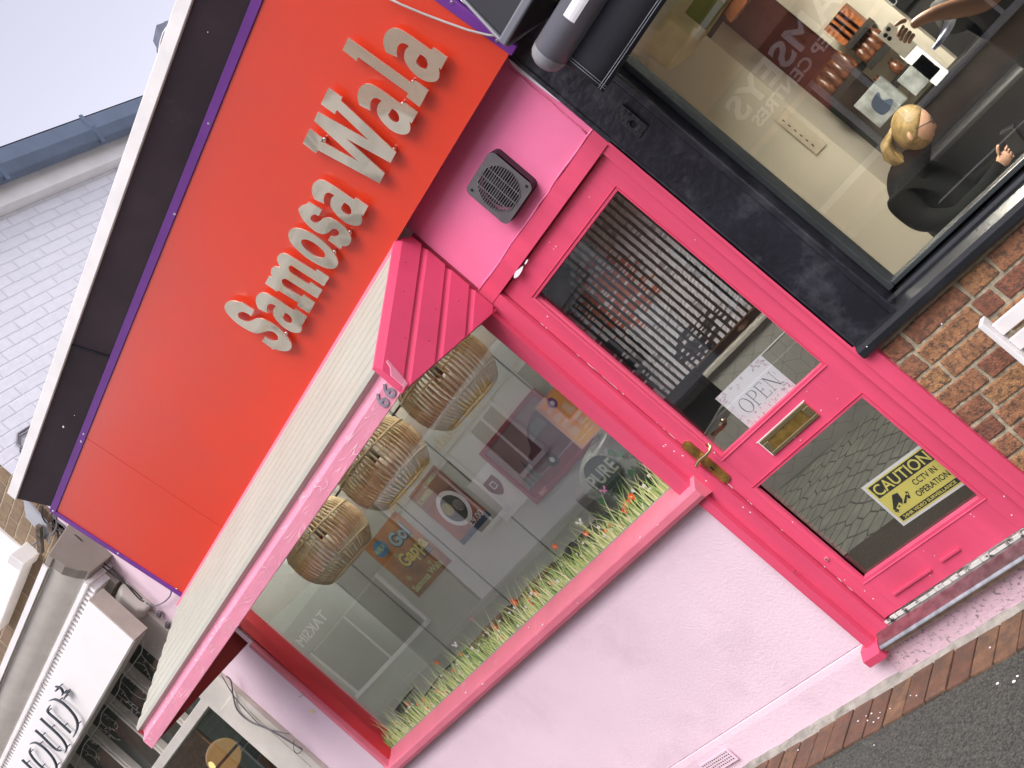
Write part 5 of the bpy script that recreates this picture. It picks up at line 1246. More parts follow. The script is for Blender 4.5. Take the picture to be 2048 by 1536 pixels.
m = MB(); m.tube([hp_(.012, .0, .082), hp_(.015, .05, .08), hp_(.02, .09, .07), hp_(.02, .11, .05)], .0035, 6); m.tube([hp_(.005, .112, .0)+side_d*.028+crown_d*.018+Vector((cos(t), 0, sin(t)))*.0+crown_d*.022*sin(t)+side_d*.026*cos(t) for t in [i*2*pi/16 for i in range(17)]], .003, 6)
m.build('glasses', CABLEB, wm)
hb = Vector((-1.585, yw-.05, .69)); ph = at(2040, 292, y=yw-.06)
m = MB(); ell3(m, hb+Vector((.02, 0, .0)), Vector((.045, 0, .01)), Vector((0, .02, 0)), Vector((-.008, 0, .035))); m.build('palm', SKIN, wm)
for k, (dz, l) in enumerate(((.028, .062), (.012, .07), (-.006, .066), (-.022, .052))): finger(hb+Vector((.052, -.008, dz)), (.86, .1, .25), (.55, .5, .4), l, .0085, SKIN, wm)
finger(hb+Vector((.02, -.012, .035)), (.55, -.2, .8), (.8, .1, .5), .055, .0095, SKIN, wm)
m = MB(); c = hb+Vector((.118, .0, .035)); m.obox(c, (.035, .0, -.010), (0, .035, 0), (.016, 0, .065)); tag(m.build('phone', BLACK, bevel=.004), 'dark phone held up in front of the seated woman', 'phone')
sofa = thing('black_sofa', 'low black sofa behind the seated woman in the right hand shop', 'sofa')
BLV = mat('black_vinyl', (.008, .008, .009), .5, var=.2)
m = MB(); m.box(-2.25, .4, 3.02, 3.25, .12, .93); m.build('backrest', BLV, sofa, bevel=.05, seg=4)
m = MB(); m.box(-2.22, .4, 2.98, 3.019, .12, .5); m.build('seat', BLV, sofa, bevel=.02, seg=3)
cbt = thing('black_cabinet', 'black cabinet with a slate top against the back wall of the right hand shop', 'cabinet')
m = MB(); m.box(-2.05, 2.2, 3.32, 3.58, .12, 1.12); m.build('carcass', BLV, cbt, bevel=.004)
m = MB(); m.box(-2.07, 2.2, 3.30, 3.59, 1.121, 1.15); m.build('top', mat('slate_top', (.008, .008, .008), .5), cbt, bevel=.004)
st_ = thing('stool', 'dark salon stool under the seated woman', 'stool')
m = MB(); m.lathe([(0, .40), (.19, .40), (.21, .42), (.21, .45), (.19, .47), (0, .47)], (-1.93, yw+.06, 0), 20); m.build('seat', BLACK, st_); m = MB(); m.tube([(-1.93, yw+.06, .125), (-1.93, yw+.06, .40)], .03, 12); m.lathe([(.22, .122), (.22, .135), (.05, .15)], (-1.93, yw+.06, 0), 16); m.build('pedestal', STEEL, st_)

# standing person holding a phone, mostly in the dark
ys = 1.5; W_ = at(1866, 28, y=ys-.12); EL = at(1962, 5, y=ys)
sp = skinned('person', [(-.80, ys+.1, .95, (.17, .13)), (-.80, ys+.1, 1.15, (.16, .12)), (-.79, ys+.1, 1.36, (.19, .12)), (-.79, ys+.1, 1.50, (.08, .08)), (-.79, ys+.08, 1.58, .055), (-.79, ys+.07, 1.68, (.085, .095)), (-.79, ys+.07, 1.76, (.075, .085)),
                        (-.60, ys+.1, 1.43, .07), (-.55, ys+.08, 1.18, .05), (-.60, ys-.02, 1.0, .042), (-.97, ys+.08, 1.44, .075), (-1.0, ys+.04, 1.36, .062),
                        (-.72, ys+.1, .80, .10), (-.72, ys+.1, .50, .075), (-.72, ys+.12, .18, .05), (-.90, ys+.1, .80, .10), (-.90, ys+.1, .50, .075), (-.90, ys+.12, .18, .05)],
            [(0, 1), (1, 2), (2, 3), (3, 4), (4, 5), (5, 6), (2, 7), (7, 8), (8, 9), (2, 10), (10, 11), (0, 12), (12, 13), (13, 14), (0, 15), (15, 16), (16, 17)], CLOTH2)
tag(sp, 'person in a black top with a bare forearm raised holding a phone by the glass', 'person')
skinned('forearm', [tuple(EL+Vector((.08, .05, -.03)))+(.05,), tuple(EL)+(.046,), tuple((EL+W_)/2)+(.042,), tuple(W_)+(.030,), tuple(W_+Vector((-.05, 0, .025)))+((.036, .022),), tuple(W_+Vector((-.085, -.01, .03)))+((.034, .018),)], [(0, 1), (1, 2), (2, 3), (3, 4), (4, 5)], SKIN2, sp)
hb = W_+Vector((-.09, -.01, .03))
for k, (dz, l) in enumerate(((.026, .065), (.009, .072), (-.009, .068), (-.026, .054))): finger(hb+Vector((0, -.01, dz)), (-.75, -.45, -.1), (-.5, .5, -.3), l, .009, SKIN2, sp)
finger(hb+Vector((.02, -.015, .03)), (-.5, -.6, .5), (-.9, -.1, .1), .055, .0095, SKIN2, sp)
m = MB(); c = hb+Vector((-.062, .005, .005)); m.obox(c, (.034, .0, .0), (0, .004, 0), (.0, 0, .07), 0)
for q in ((-.012, .048), (.012, .055), (-.012, .028)): m.tube([c+Vector((q[0], -.0042, q[1])), c+Vector((q[0], -.0065, q[1]))], .009, 10, 1)
tag(m.build('phone', [mat('pale_phone', (.62, .62, .60), .3), HOLE]), 'pale phone with black camera lenses held by the standing person', 'phone')
m = MB()
cl = [at(1890, 10, y=ys-.02), at(1882, 60, y=ys-.04), at(1868, 95, y=ys-.05), at(1850, 92, y=ys-.05), at(1848, 82, y=ys-.04), at(1872, 55, y=ys-.03), at(1880, 10, y=ys-.02)]
nq = 14
for i in range(nq):
    t0, t1 = i/nq, (i+1)/nq
    def pt(t, e):
        a, b = at(1893-30*t**2.2, 5+92*t, y=ys-.03), at(1915-45*t**2, 20+80*t, y=ys-.03); q = a.lerp(b, e); return (q.x, q.y-.01*sin(e*9+t*6), q.z)
    for e in range(6): m.face([pt(t0, e/6), pt(t0, (e+1)/6), pt(t1, (e+1)/6), pt(t1, e/6)], 0, True)
o = m.build('scarf', mat('blue_white_cloth', (.42, .46, .60), .6, var=.4, vscale=18, col2=(.09, .11, .2)), sp)

# ------------------------------------------------------------------ the cream shop on the left and its two storey building
bld = thing('corner_building', 'two storey building with a white painted brick side wall and a brown brick front', 'building')
XB = -5.49
def brick_tex(name, c1, c2, cm, bump, wx, noise=.15):
    m = bpy.data.materials.new(name); m.use_nodes = True; N = m.node_tree.nodes; L = m.node_tree.links; b = N['Principled BSDF']; b.inputs['Roughness'].default_value = .85
    tc = N.new('ShaderNodeTexCoord'); sp_ = N.new('ShaderNodeSeparateXYZ'); cb = N.new('ShaderNodeCombineXYZ'); L.new(tc.outputs['Object'], sp_.inputs[0])
    L.new(sp_.outputs[wx], cb.inputs['X']); L.new(sp_.outputs['Z'], cb.inputs['Y'])
    nz = N.new('ShaderNodeTexNoise'); nz.inputs['Scale'].default_value = 12; ad = N.new('ShaderNodeMix'); ad.data_type = 'VECTOR'; ad.inputs['Factor'].default_value = .012
    L.new(cb.outputs[0], ad.inputs['A']); L.new(cb.outputs[0], nz.inputs['Vector']); L.new(nz.outputs['Color'], ad.inputs['B'])
    br = N.new('ShaderNodeTexBrick'); br.inputs['Scale'].default_value = 1; br.inputs['Brick Width'].default_value = .225; br.inputs['Row Height'].default_value = .075; br.inputs['Mortar Size'].default_value = .006
    br.inputs['Color1'].default_value = c1+(1,); br.inputs['Color2'].default_value = c2+(1,); br.inputs['Mortar'].default_value = cm+(1,); br.inputs['Mortar Smooth'].default_value = .5
    L.new(ad.outputs['Result'], br.inputs['Vector'])
    n2 = N.new('ShaderNodeTexNoise'); n2.inputs['Scale'].default_value = 22; n2.inputs['Detail'].default_value = 8; L.new(tc.outputs['Object'], n2.inputs['Vector'])
    hs_ = N.new('ShaderNodeHueSaturation'); mr = N.new('ShaderNodeMapRange'); mr.inputs['To Min'].default_value = 1-noise; mr.inputs['To Max'].default_value = 1+noise; L.new(n2.outputs['Fac'], mr.inputs['Value']); L.new(mr.outputs[0], hs_.inputs['Value'])
    L.new(br.outputs['Color'], hs_.inputs['Color']); L.new(hs_.outputs[0], b.inputs['Base Color'])
    ad2 = N.new('ShaderNodeMath'); ad2.operation = 'MULTIPLY_ADD'; ad2.inputs[1].default_value = -1.2; L.new(br.outputs['Fac'], ad2.inputs[0]); L.new(n2.outputs['Fac'], ad2.inputs[2])
    bp = N.new('ShaderNodeBump'); bp.inputs['Strength'].default_value = bump; bp.inputs['Distance'].default_value = .006; L.new(ad2.outputs[0], bp.inputs['Height']); L.new(bp.outputs[0], b.inputs['Normal'])
    return m
WB = brick_tex('white_painted_brick', (.64, .64, .69), (.61, .61, .66), (.55, .55, .61), .6, 'Y', .08)
BB = brick_tex('brown_stock_brick', (.24, .17, .10), (.17, .115, .075), (.34, .28, .19), 1.0, 'X', .35)
zt = at(0, 437, x=XB).z
m = MB(); m.box(XB-.25, XB, .02, 9.0, 2.6, 5.18); m.build('side_wall', WB, bld)
m = MB(); m.box(-14, XB-.0005, .0, .22, 3.12, 5.3); m.build('front_wall', BB, bld)
m = MB(); m.box(XB-.02, XB+.10, -.05, 9.0, 5.181, 5.34); m.build('eaves_board', WHITE, bld, bevel=.006)
GUT = mat('slate_gutter', (.10, .135, .20), .5, var=.1)
m = MB(); m.prism_x; prof = [(XB+.10, 5.345), (XB+.16, 5.29), (XB+.22, 5.30), (XB+.25, 5.38), (XB+.25, 5.50), (XB+.10, 5.50)]
m.prism_y(prof, -.1, 9.0); m.build('gutter', GUT, bld, bevel=.01)
for yy in (.6, 1.45, 2.3, 3.2, 4.1): m = MB(); m.prism_y([(XB+.102, 5.36), (XB+.22, 5.27), (XB+.262, 5.40), (XB+.262, 5.52)], yy-.015, yy+.015); m.build('gutter_bracket', GUT, bld)
m = MB(); m.prism_y([(XB+.25, 5.505), (XB-3.5, 7.6), (XB-3.5, 7.5), (XB-.1, 5.45)], -.1, 9.0); m.build('roof', mat('slate_roof', (.09, .10, .12), .7, var=.2), bld)
m = MB(); a = at(40, 1102, y=-.06)
m.box(a.x-.9, a.x-.02, -.09, .03, a.z-.07, a.z+.0, 0); m.box(a.x-.86, a.x-.06, -.02, .02, a.z+.0005, a.z+1.0, 0); m.prism_x([(-.12, a.z-.09), (-.135, a.z+.012), (.0, a.z+.012), (.0, a.z-.09)], a.x-.06, a.x+.03)
m.build('window', WHITE, bld, bevel=.006)
m = MB(); m.tube([at(62, 925, x=XB+.012), at(52, 900, x=XB+.012), at(34, 888, x=XB+.012), at(36, 868, x=XB+.012), at(62, 852, x=XB+.012)], .008, 6); m.tube([at(60, 862, x=XB+.012), at(40, 872, x=XB+.012), at(41, 905, x=XB+.012)], .005, 6)
tag(m.build('looped_cable', CABLE), 'looped grey cable on the white painted side wall', 'cable')

crm = thing('cream_shopfront', 'cream painted shopfront with a moulded cornice and icicle lights, left of the pink shop', 'shop')
m = MB()
m.box(-5.855, -5.541, -.03, .2, .0, 2.62); m.box(-5.80, -5.60, -.036, -.0301, .1, 1.9)
m.box(-14, -5.5405, .01, .2, 2.62, 3.1195)
m.build('pilaster', CREAMP, crm, bevel=.004)
m = MB(); m.box(-14, -5.8555, -.025, .12, 1.968, 2.03); m.box(-5.878, -5.8555, -.02, .12, .0, 1.9675); m.build('beam', CREAMP, crm, bevel=.004)
TG = glass_mat('transom_glass', (.80, .84, .82), .05, .02)
m = MB(); m.box(-14, -5.856, .05, .056, 2.031, 2.62); m.build('transom_pane', TG, crm)
m = MB(); m.box(-14, -5.856, .10, .11, 2.031, 2.62); m.build('transom_tone_panel', mat('reflected_green_grey', (.14, .165, .15), .7, var=.25, vscale=3), crm)  # added panel, gives the glass its grey-green reflected tone
for px, py in ((262, 1400), (236, 1480), (345, 1442)):
    pass
for x_ in (-6.27, -6.72, -7.2, -7.7, -8.2, -8.8): m = MB(); m.box(x_-.032, x_+.032, .0, .0495, 2.0305, 2.62); m.box(x_-.012, x_+.012, -.012, -.0005, 2.0305, 2.62); m.build('glazing_bar', CREAMP, crm, bevel=.003)
m = MB(); m.box(-14, -5.879, .05, .056, .4, 1.9675); m.build('window_pane', glass_mat('tinted_glass', (.80, .84, .78), .10), crm)
m = MB(); m.box(-14, -5.879, -.02, .12, .0, .4); m.build('stall_riser', CREAMP, crm)
# cornice: capping, hollow moulding, lower fillet, dentils
XE = -5.47
prof = [(-.247, 3.105), (-.247, 3.078), (-.236, 3.074), (-.234, 3.05), (-.228, 3.015), (-.214, 2.975), (-.196, 2.945), (-.178, 2.922), (-.168, 2.912), (-.165, 2.902)]
prof = prof+[(.005, 2.902), (.005, 3.19)]
m = MB(); m.prism_x(prof, -14, XE-.0, 0, True); cg = m.build('cornice_moulding', CREAMP, crm)
e_ = cg.modifiers.new('es', 'EDGE_SPLIT'); e_.split_angle = R(35)
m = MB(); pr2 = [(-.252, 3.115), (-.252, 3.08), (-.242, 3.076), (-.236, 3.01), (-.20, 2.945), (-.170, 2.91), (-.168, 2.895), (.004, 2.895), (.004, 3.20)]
m.prism_x(pr2, XE+.0005, XE+.09); m.build('cornice_return', mat('shaded_cream_return', (.27, .235, .20), .6, var=.08), crm, bevel=.005)  # cream return darkened to taupe, its side shade is in the colour
m = MB(); m.box(-14, XE+.0, -.262, -.2525, 3.082, 3.118); m.build('capping_strip', WHITE, crm)
m = MB(); m.box(-14, XE+.02, -.192, -.0, 2.866, 2.8945); m.build('fillet', WHITE, crm, bevel=.004)
m = MB(); 
for k in range(110): x_ = XE-.0-k*.050; m.box(x_-.026, x_, -.176, -.06, 2.824, 2.8655)
m.build('dentil_course', WHITE, crm, bevel=.002)
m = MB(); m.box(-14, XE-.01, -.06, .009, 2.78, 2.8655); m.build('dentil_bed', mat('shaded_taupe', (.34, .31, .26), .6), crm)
# sign box
sg = thing('sign_box', 'white fascia sign with raised dark edged lettering on the cream shopfront', 'shop sign')
YS = -.25
m = MB(); m.box(-12, -5.455, YS, YS+.09, 2.475, 2.80); m.build('box', mat('white_sign_face', (.80, .77, .76), .35, var=.02), sg, bevel=.003)
m = MB(); m.box(-5.4545, -5.44, YS+.001, YS+.10, 2.474, 2.801); m.build('end_cap', mat('shaded_sign_end', (.48, .42, .37), .5), sg)  # end of the white box in grey, shade put into its colour
m = MB(); m.prism_y; m.box(-12, -5.455, YS+.004, YS+.09, 2.468, 2.4745); m.build('bottom_edge', mat('shaded_sign_end2', (.40, .37, .32), .5), sg)
LETD = mat('dark_letter_edge', (.03, .04, .055), .4)
YL = YS-.035
def ribbon(pts, ws, nm='letter'):
    """a letter stroke of varying width cut from thick sheet, white face over dark returns"""
    m = MB(); P = [Vector(p) for p in smooth_profile(pts, 6)]; n = len(P); W = []
    k = (len(ws)-1)/(n-1)
    for i in range(n): t = i*k; a = int(min(t, len(ws)-2)); W.append(ws[a]+(ws[a+1]-ws[a])*(t-a))
    l, r = [], []
    for i, p in enumerate(P):
        d = (P[min(i+1, n-1)]-P[max(i-1, 0)]).normalized(); q = Vector((-d.y, d.x))*W[i]/2; l.append(p+q); r.append(p-q)
    for i in range(n-1):
        for ya, yb in ((YL, YL+.012),):
            v = [(l[i].x, ya, l[i].y), (l[i+1].x, ya, l[i+1].y), (r[i+1].x, ya, r[i+1].y), (r[i].x, ya, r[i].y), (l[i].x, yb, l[i].y), (l[i+1].x, yb, l[i+1].y), (r[i+1].x, yb, r[i+1].y), (r[i].x, yb, r[i].y)]
            m.raw(v, [(0, 1, 2, 3), (7, 6, 5, 4), (0, 4, 5, 1), (3, 2, 6, 7)])
    for i in (n//4, (3*n)//4): m.tube([(P[i].x, YL+.012, P[i].y), (P[i].x, YS, P[i].y)], .0035, 6)
    return m
def sp2(px, py): p = at(px, py, y=YL); return (p.x, p.z)
c6 = lambda x, y: (x*350/2048, 1274+y*350/2048)
def strokes(lst):
    m = MB()
    for pts, ws in lst:
        r = ribbon([sp2(*c6(*p)) for p in pts], ws); m.raw(r.v, r.f)
    return m.build('letter', LETD, sg)
strokes([([(640, 585), (700, 605), (728, 655), (720, 688)], [.004, .010, .008, .004]), ([(720, 688), (745, 660), (790, 655)], [.004, .009, .004]), ([(785, 655), (760, 700), (742, 735)], [.004, .008, .004]), ([(640, 630), (652, 640)], [.008, .008])])
strokes([([(570, 750), (640, 738), (730, 785), (830, 885), (890, 985), (895, 1080), (850, 1180)], [.003, .008, .012, .013, .013, .010, .003]), ([(575, 810), (550, 880), (640, 965), (740, 1055), (820, 1130)], [.004, .012, .013, .013, .013])])
strokes([([(465, 960), (540, 1030), (640, 1120), (720, 1205), (765, 1280), (770, 1320), (755, 1360)], [.013, .013, .013, .012, .010, .007, .003]), ([(405, 1100), (480, 1165), (580, 1265), (650, 1325), (710, 1340)], [.013, .013, .012, .008, .003])])
strokes([([(345, 1255), (410, 1245), (500, 1300), (590, 1395), (640, 1480), (650, 1550), (600, 1600)], [.003, .008, .012, .013, .013, .010, .004]), ([(350, 1310), (340, 1360), (390, 1440), (480, 1530), (540, 1570)], [.004, .010, .013, .012, .004])])
strokes([([(250, 1445), (330, 1520), (420, 1610), (470, 1660)], [.013]*4)])
# icicle lights under the sign
WIRE = mat('pale_wire', (.72, .74, .72), .5)
fl = thing('icicle_lights', 'pale icicle light string looped under the white sign box', 'string lights')
mc = lambda px, py, y_=-.03: tuple(at(px, py, y=y_))
m = MB(); top = [(288, 1280), (283, 1305), (262, 1335), (243, 1357), (238, 1380), (226, 1400), (204, 1425), (198, 1450), (178, 1477), (167, 1492), (160, 1515), (147, 1540), (130, 1570)]
m.tube([mc(*p) for p in top], .0028, 6); m.build('main_wire', WIRE, fl)
rl = random.Random(14); BULB = mat('tiny_clear_bulb', (.8, .75, .65), .3)
for k in range(22):
    t = k/22*(len(top)-1); i = int(t); f = t-i; px = top[i][0]+(top[i+1][0]-top[i][0])*f; py = top[i][1]+(top[i+1][1]-top[i][1])*f
    if i >= len(top)-1: break
    p = at(px, py, y=-.03); l = rl.uniform(.08, .26); pts = [p]; q = p.copy(); n = 5
    for j in range(n): q = q+Vector((rl.uniform(-.02, .025), rl.uniform(-.01, .012), -l/n)); pts.append(q)
    m = MB(); m.tube([tuple(a) for a in pts], .0016, 5)
    for a in pts[1:]: 
        for s in range(2 if rl.random() < .5 else 1):
            d = Vector((rl.choice((-1, 1))*.012, -.006, rl.uniform(-.004, .014))); m.tube([tuple(a), tuple(a+d*.5)], .0016, 4); m.tube([tuple(a+d*.5), tuple(a+d*1.5)], .0026, 5, 1)
    m.build('icicle', [WIRE, BULB], fl)
# inside the cream shop's dark window: globe lamp, orange vase, shelves
sl = thing('salon_dark_wall', 'dark green bricked back wall seen through the cream shop window', 'wall')
m = MB(); m.box(-14, -5.0, 1.9, 2.0, .0, 2.6); m.box(-14, -5.56, .9, 1.9, .0, .3)
m.build('wall_board', brick_tex('dark_green_brick', (.045, .055, .035), (.03, .038, .026), (.075, .085, .06), .6, 'X', .3), sl)
m = MB(); a = at(405, 1432, y=1.89); write(m, 'TH SIDE', (a.x+.45, 1.885, a.z-.02), .085, depth=.002, u=-EX, bold=.0)
tag(m.build('painted_words', mat('dim_letters', (.16, .18, .15), .6)), 'dim reversed lettering on the dark green wall', 'lettering')
gl = thing('globe_lamp', 'lit copper and amber globe pendant lamp in the dark window', 'pendant lamp')
c = at(447, 1512, y=.75); r_ = .128
m = MB(); prof = [(r_*sin(R(a)), r_*cos(R(a))) for a in range(0, 181, 10)]
m.lathe(prof, tuple(c), 28)
m.build('shade', mat('amber_globe', (.60, .38, .22), .25, var=.15, emit=(1, .50, .18), estr=.16), gl)
m = MB(); m.ellipsoid((c.x+.012, c.y-.088, c.z+.01), .052, .045, .052); m.build('bulb', mat('lit_bulb', (1, .9, .7), .3, emit=(1, .66, .30), estr=.9), gl)
m = MB(); m.lathe([(r_*1.0, -.012), (r_*1.03, -.018), (r_*1.03, -.030), (r_*.96, -.034)], tuple(c), 28); m.build('rim', mat('copper', (.55, .22, .12), .25, metal=1.0), gl)
m = MB(); m.tube([(c.x, c.y, c.z+r_), (c.x, c.y, 2.6)], .004, 6); m.build('cord', BRASSB, gl)
m = MB(); a = at(540, 1520, y=.7); m.lathe([(0, -.18), (.04, -.18), (.07, -.06), (.05, .0), (.075, .05), (.04, .075), (0, .08)], tuple(a), 12)
tag(m.build('terracotta_vase', mat('orange_terracotta', (.42, .12, .05), .6, var=.3, vscale=20)), 'orange terracotta vase at the lower edge of the dark window', 'vase')
m = MB(); a, b_ = at(470, 1520, y=1.2), at(500, 1480, y=1.2); m.tube([(a.x-.3, 1.2, a.z), (b_.x+.2, 1.2, b_.z)], .006, 6); tag(m.build('rail', WIRE), 'thin pale rail behind the globe lamp', 'rail')
# meter box, flat bracket and the bundle of cables at the party wall
mbx = thing('alarm_box', 'rounded pale plastic box under the cables at the edge of the cream shopfront', 'junction box')
p0_, p1_ = at(246, 1185, y=-.04), at(283, 1232, y=-.04)
m = MB(); c = at(262, 1206, y=-.05); m.prism_x([(.009, c.z-.10), (-.06, c.z-.10), (-.085, c.z-.06), (-.095, c.z+.06), (-.06, c.z+.10), (.009, c.z+.11)], c.x-.045, c.x+.06)
m.build('cover', mat('pale_plastic', (.60, .58, .52), .4, var=.06), mbx, bevel=.02, seg=4)
m = MB(); a, b_ = at(50, 1012, y=-.05), at(97, 1066, y=-.05)
m.obox((a+b_)/2+Vector((0, 0, 0)), (b_-a)*.5, Vector((.075, 0, .03)), (0, .006, 0)); tag(m.build('flat_bracket', mat('galvanised', (.42, .43, .46), .5, metal=.3, var=.1), bevel=.003), 'flat grey metal bracket beside the top left corner of the red fascia', 'bracket')
def cab_(pts, r, mt, lb, y_=-.06):
    m = MB(); m.tube([tuple(q) for q in smooth_profile([at(p_[0], p_[1], y=y_) for p_ in pts], 5)], r, 6); tag(m.build('cable', mt), lb, 'cable')
cab_([(86, 1012), (84, 1030), (92, 1045), (106, 1052), (118, 1060), (150, 1070), (190, 1110), (235, 1150), (276, 1195), (288, 1203)], .0045, CABLEB, 'thick black cable running from the fascia corner down past the pale box')
cab_([(104, 1025), (106, 1050), (125, 1075), (160, 1088), (200, 1128), (240, 1160), (262, 1175), (285, 1198)], .004, CABLEB, 'black cable following the thick one down to the pale box')
cab_([(110, 1020), (114, 1048), (109, 1062), (98, 1072), (80, 1080), (64, 1090)], .006, CABLE, 'grey cable curling out from the fascia corner over the brown brick')
cab_([(343, 1178), (340, 1192), (325, 1206), (305, 1212), (292, 1205)], .004, CABLE, 'thin grey cable looping from the fascia bottom corner to the pale box', -.03)
cab_([(118, 1100), (124, 1085), (150, 1082), (172, 1096), (190, 1112)], .004, WIRE, 'pale cable arching over the end of the cream cornice')
cab_([(106, 1030), (116, 1042), (128, 1052), (140, 1068), (150, 1078)], .006, CABLE, 'short thick grey cable clipped under the fascia corner')
m = MB()
for k in range(5):
    q = at(105+k*9, 1055+k*8, y=-.05); m.obox(q, (.03+.006*k, 0, .016), (0, .01, 0), (-.004, 0, .006))
q = at(80, 1078, y=-.08); m.obox(q, (.10, 0, .035), (0, .012, 0), (-.006, 0, .014))
tag(m.build('wooden_batten', mat('weathered_batten', (.16, .12, .09), .8, var=.4, vscale=30)), 'weathered batten and clips sticking out below the fascia corner', 'batten')
cab_([(452, 1352), (462, 1362), (466, 1390), (475, 1420), (500, 1443), (540, 1460), (590, 1490), (605, 1500)], .0045, CABLE, 'thick grey cable sagging across the cream pilaster', -.045)
cab_([(443, 1350), (470, 1395), (505, 1435), (525, 1453), (550, 1462), (578, 1468)], .0028, CABLE, 'thin grey cable crossing the thick one on the cream pilaster', -.047)
cab_([(588, 1480), (588, 1500), (596, 1507), (604, 1500), (600, 1494)], .002, CABLEB, 'thin black wire loop on the edge of the cream pilaster', -.045)
for dz in range(3):
    pass
m = MB(); 
for px, py in ((318, 1228), (335, 1250)):
    q = at(px, py, y=-.02); m.obox(q, (.02, 0, .006), (0, .008, 0), (-.003, 0, .010))
tag(m.build('cable_clips', CABLE), 'grey cable clips on the cream wall under the pale box', 'clips')

# far roof edge showing over the white capping at the top
far = thing('far_roof', 'slate grey roof end with a white downpipe beyond the cornice', 'roof')
c = at(331, 78, y=14.0); s = 14*1.35/FPX*2
d_ = lambda px, py, y_=14.0: tuple(at(px, py, y=y_))
loop = [(343, 40), (331, 42), (325, 46), (313, 50), (310, 62), (306, 82), (313, 96), (313, 104), (318, 112), (330, 118), (345, 80), (360, 0), (352, 0)]
m = MB(); f_ = [d_(*p) for p in loop]; b_ = [d_(*p, 15.0) for p in loop]; n = len(loop)
m.raw(f_+b_, [tuple(range(n)), tuple(range(n, 2*n))[::-1]]+[(i, n+i, n+(i+1) % n, (i+1) % n) for i in range(n)])
m.build('roof_end', mat('far_slate', (.16, .18, .24), .7, var=.25, vscale=2), far)
m = MB(); m.tube([d_(336, 52, 13.9), d_(327, 65, 13.9), d_(322, 80, 13.9), d_(319, 95, 13.9), d_(317, 112, 13.9)], .02, 6); m.build('downpipe', WHITE, far)

# ------------------------------------------------------------------ across the street (seen mirrored in the glass and the gilded letters)
def facade(name, label, x0, x1, h, mt, roof, wins, cat='building'):
    t = thing(name, label, cat); Y = -12.5
    m = MB(); m.box(x0, x1, Y-8, Y, 0, h); m.build('wall', mt, t)
    m = MB(); m.prism_x([(Y+.25, h+.0005), (Y+.25, h+.12), (Y-4, h+2.4), (Y-8, h+.12), (Y-8, h+.0005)], x0, x1); m.build('roof', roof, t)
    for (a, b, c_, d__) in wins:
        m = MB(); m.box(a, b, Y+.001, Y+.03, c_, d__, 0); m.box(a-.08, b+.08, Y+.001, Y+.16, c_-.10, c_-.001, 1); m.box(a-.09, a-.001, Y+.001, Y+.06, c_, d__+.09, 1); m.box(b+.001, b+.09, Y+.001, Y+.06, c_, d__+.09, 1)
        m.box((a+b)/2-.03, (a+b)/2+.03, Y+.0301, Y+.05, c_, d__, 1); m.build('window', [mat('far_window', (.05, .06, .065), .08), WHITE], t)
    return t
FW = mat('white_render', (.78, .77, .77), .8, var=.05); FBK = mat('far_red_brick', (.50, .30, .22), .85, var=.2, vscale=3); FG = mat('sage_render', (.30, .33, .27), .8, var=.1); FGR = mat('grey_render', (.42, .41, .40), .8, var=.08)
SLATE = mat('far_roof_slate', (.10, .10, .115), .7, var=.15)
facade('white_house', 'white rendered house across the street', -18.2, -9.6, 5.4, FW, SLATE, [(-16.6, -15.6, 1.0, 2.5), (-14.6, -13.7, 1.2, 2.5), (-12.7, -11.8, 1.2, 2.5), (-11.2, -10.3, .9, 2.5), (-16.2, -15.2, 3.5, 4.7), (-13.4, -12.4, 3.5, 4.7), (-11.2, -10.2, 3.5, 4.7)])
facade('sage_shop', 'low sage green takeaway shop across the street', -31, -18.3, 3.5, FG, SLATE, [(-30, -26, .6, 2.1), (-24, -20, .6, 2.1)], 'shop')
facade('bed_shop', 'red brick shop across the street with a maroon fascia', -9.5, -.4, 6.4, FBK, SLATE, [(-8.6, -5.2, .5, 1.75), (-4.6, -1.2, .5, 1.75), (-8, -6.8, 3.6, 5.2), (-5.6, -4.4, 3.6, 5.2), (-3, -1.8, 3.6, 5.2)], 'shop')
facade('grey_shop', 'grey rendered building across the street at the right end', -.3, 14, 6.0, FGR, SLATE, [(1, 5, .5, 2.2), (7, 11, .5, 2.2), (2, 3.2, 3.5, 5), (6, 7.2, 3.5, 5), (10, 11.2, 3.5, 5)], 'shop')
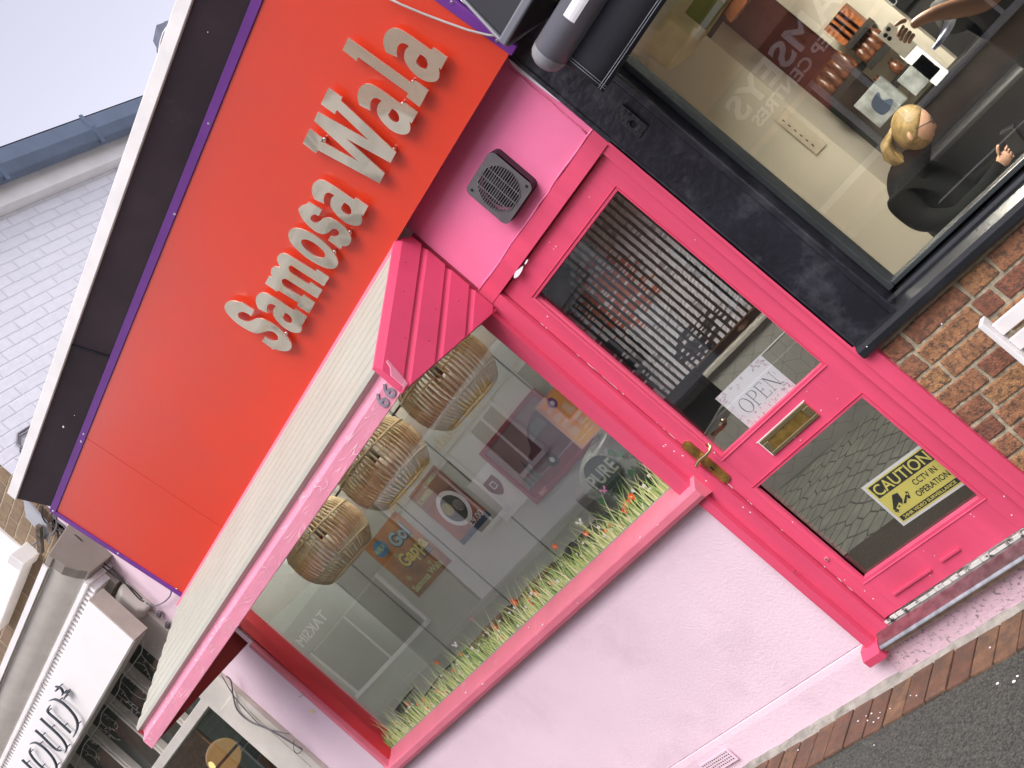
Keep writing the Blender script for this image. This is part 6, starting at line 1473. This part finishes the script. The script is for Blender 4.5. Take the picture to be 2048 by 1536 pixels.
facade('brick_terrace', 'red brick terrace across the street at the left end', -48, -31.1, 5.8, FBK, SLATE, [(-46, -44, .8, 2.2), (-42, -40, .8, 2.2), (-38, -36, .8, 2.2), (-34, -32.4, .8, 2.2)])
def far_sign(label, x0, x1, z0, z1_, bgm, lines):
    t = thing('shop_sign', label, 'shop sign'); Y = -12.38
    m = MB(); m.box(x0, x1, Y-.1, Y, z0, z1_); m.build('board', bgm, t)
    for (s, x, z, h, wd, fm, b) in lines:
        m = MB(); write(m, s, (x, Y+.02, z), h, wd, u=-EX, n=-EY, depth=.02, bold=b); m.build('lettering', fm, t)
FM = mat('maroon_board', (.05, .012, .012), .5); WL = mat('sign_white', (.85, .85, .85), .4); GLD = mat('sign_gold', (.62, .36, .05), .4); DKG = mat('sign_dark', (.05, .055, .05), .5)
far_sign('maroon board with two lines of white capitals across the street', -7.2, -2.2, 1.85, 2.72, FM, [('RAMSEYS', -3.62, 2.22, .36, 2.60, WL, .02), ('SLEEP CENTRES', -4.05, 1.97, .17, 2.05, WL, .02)])
far_sign('dark board with thin white capitals on the sage takeaway across the street', -27.5, -19, 2.15, 3.0, DKG, [('TAKSIM KEBAB', -22.3, 2.38, .27, 3.3, WL, .0)])
far_sign('pale sign with gold lower case lettering on the white house across the street', -18.0, -10.0, 2.62, 3.1, mat('sign_pale', (.50, .54, .54), .5), [('simply south', -13.2, 2.72, .26, 2.3, GLD, .02), ('simply south', -15.9, 2.72, .26, 2.0, GLD, .02)])

# ------------------------------------------------------------------ last adjustments: the canopy flares a little at its far end
for o in can.children_recursive:
    for v in o.data.vertices:
        if v.co.x < -4.95: v.co.x += -.075+(v.co.y+.085)*.40
for o in COL.objects:                       # put each empty at the base of its thing
    if o.type == 'EMPTY' and o.location.length < 1e-6:
        cs = [o.matrix_world.inverted() @ Vector(v.co) for c in o.children if c.type == 'MESH' for v in c.data.vertices]
        if cs:
            lo = Vector((min(v.x for v in cs), min(v.y for v in cs), min(v.z for v in cs))); hi = Vector((max(v.x for v in cs), max(v.y for v in cs), max(v.z for v in cs)))
            seat(o, ((lo.x+hi.x)/2, (lo.y+hi.y)/2, lo.z))
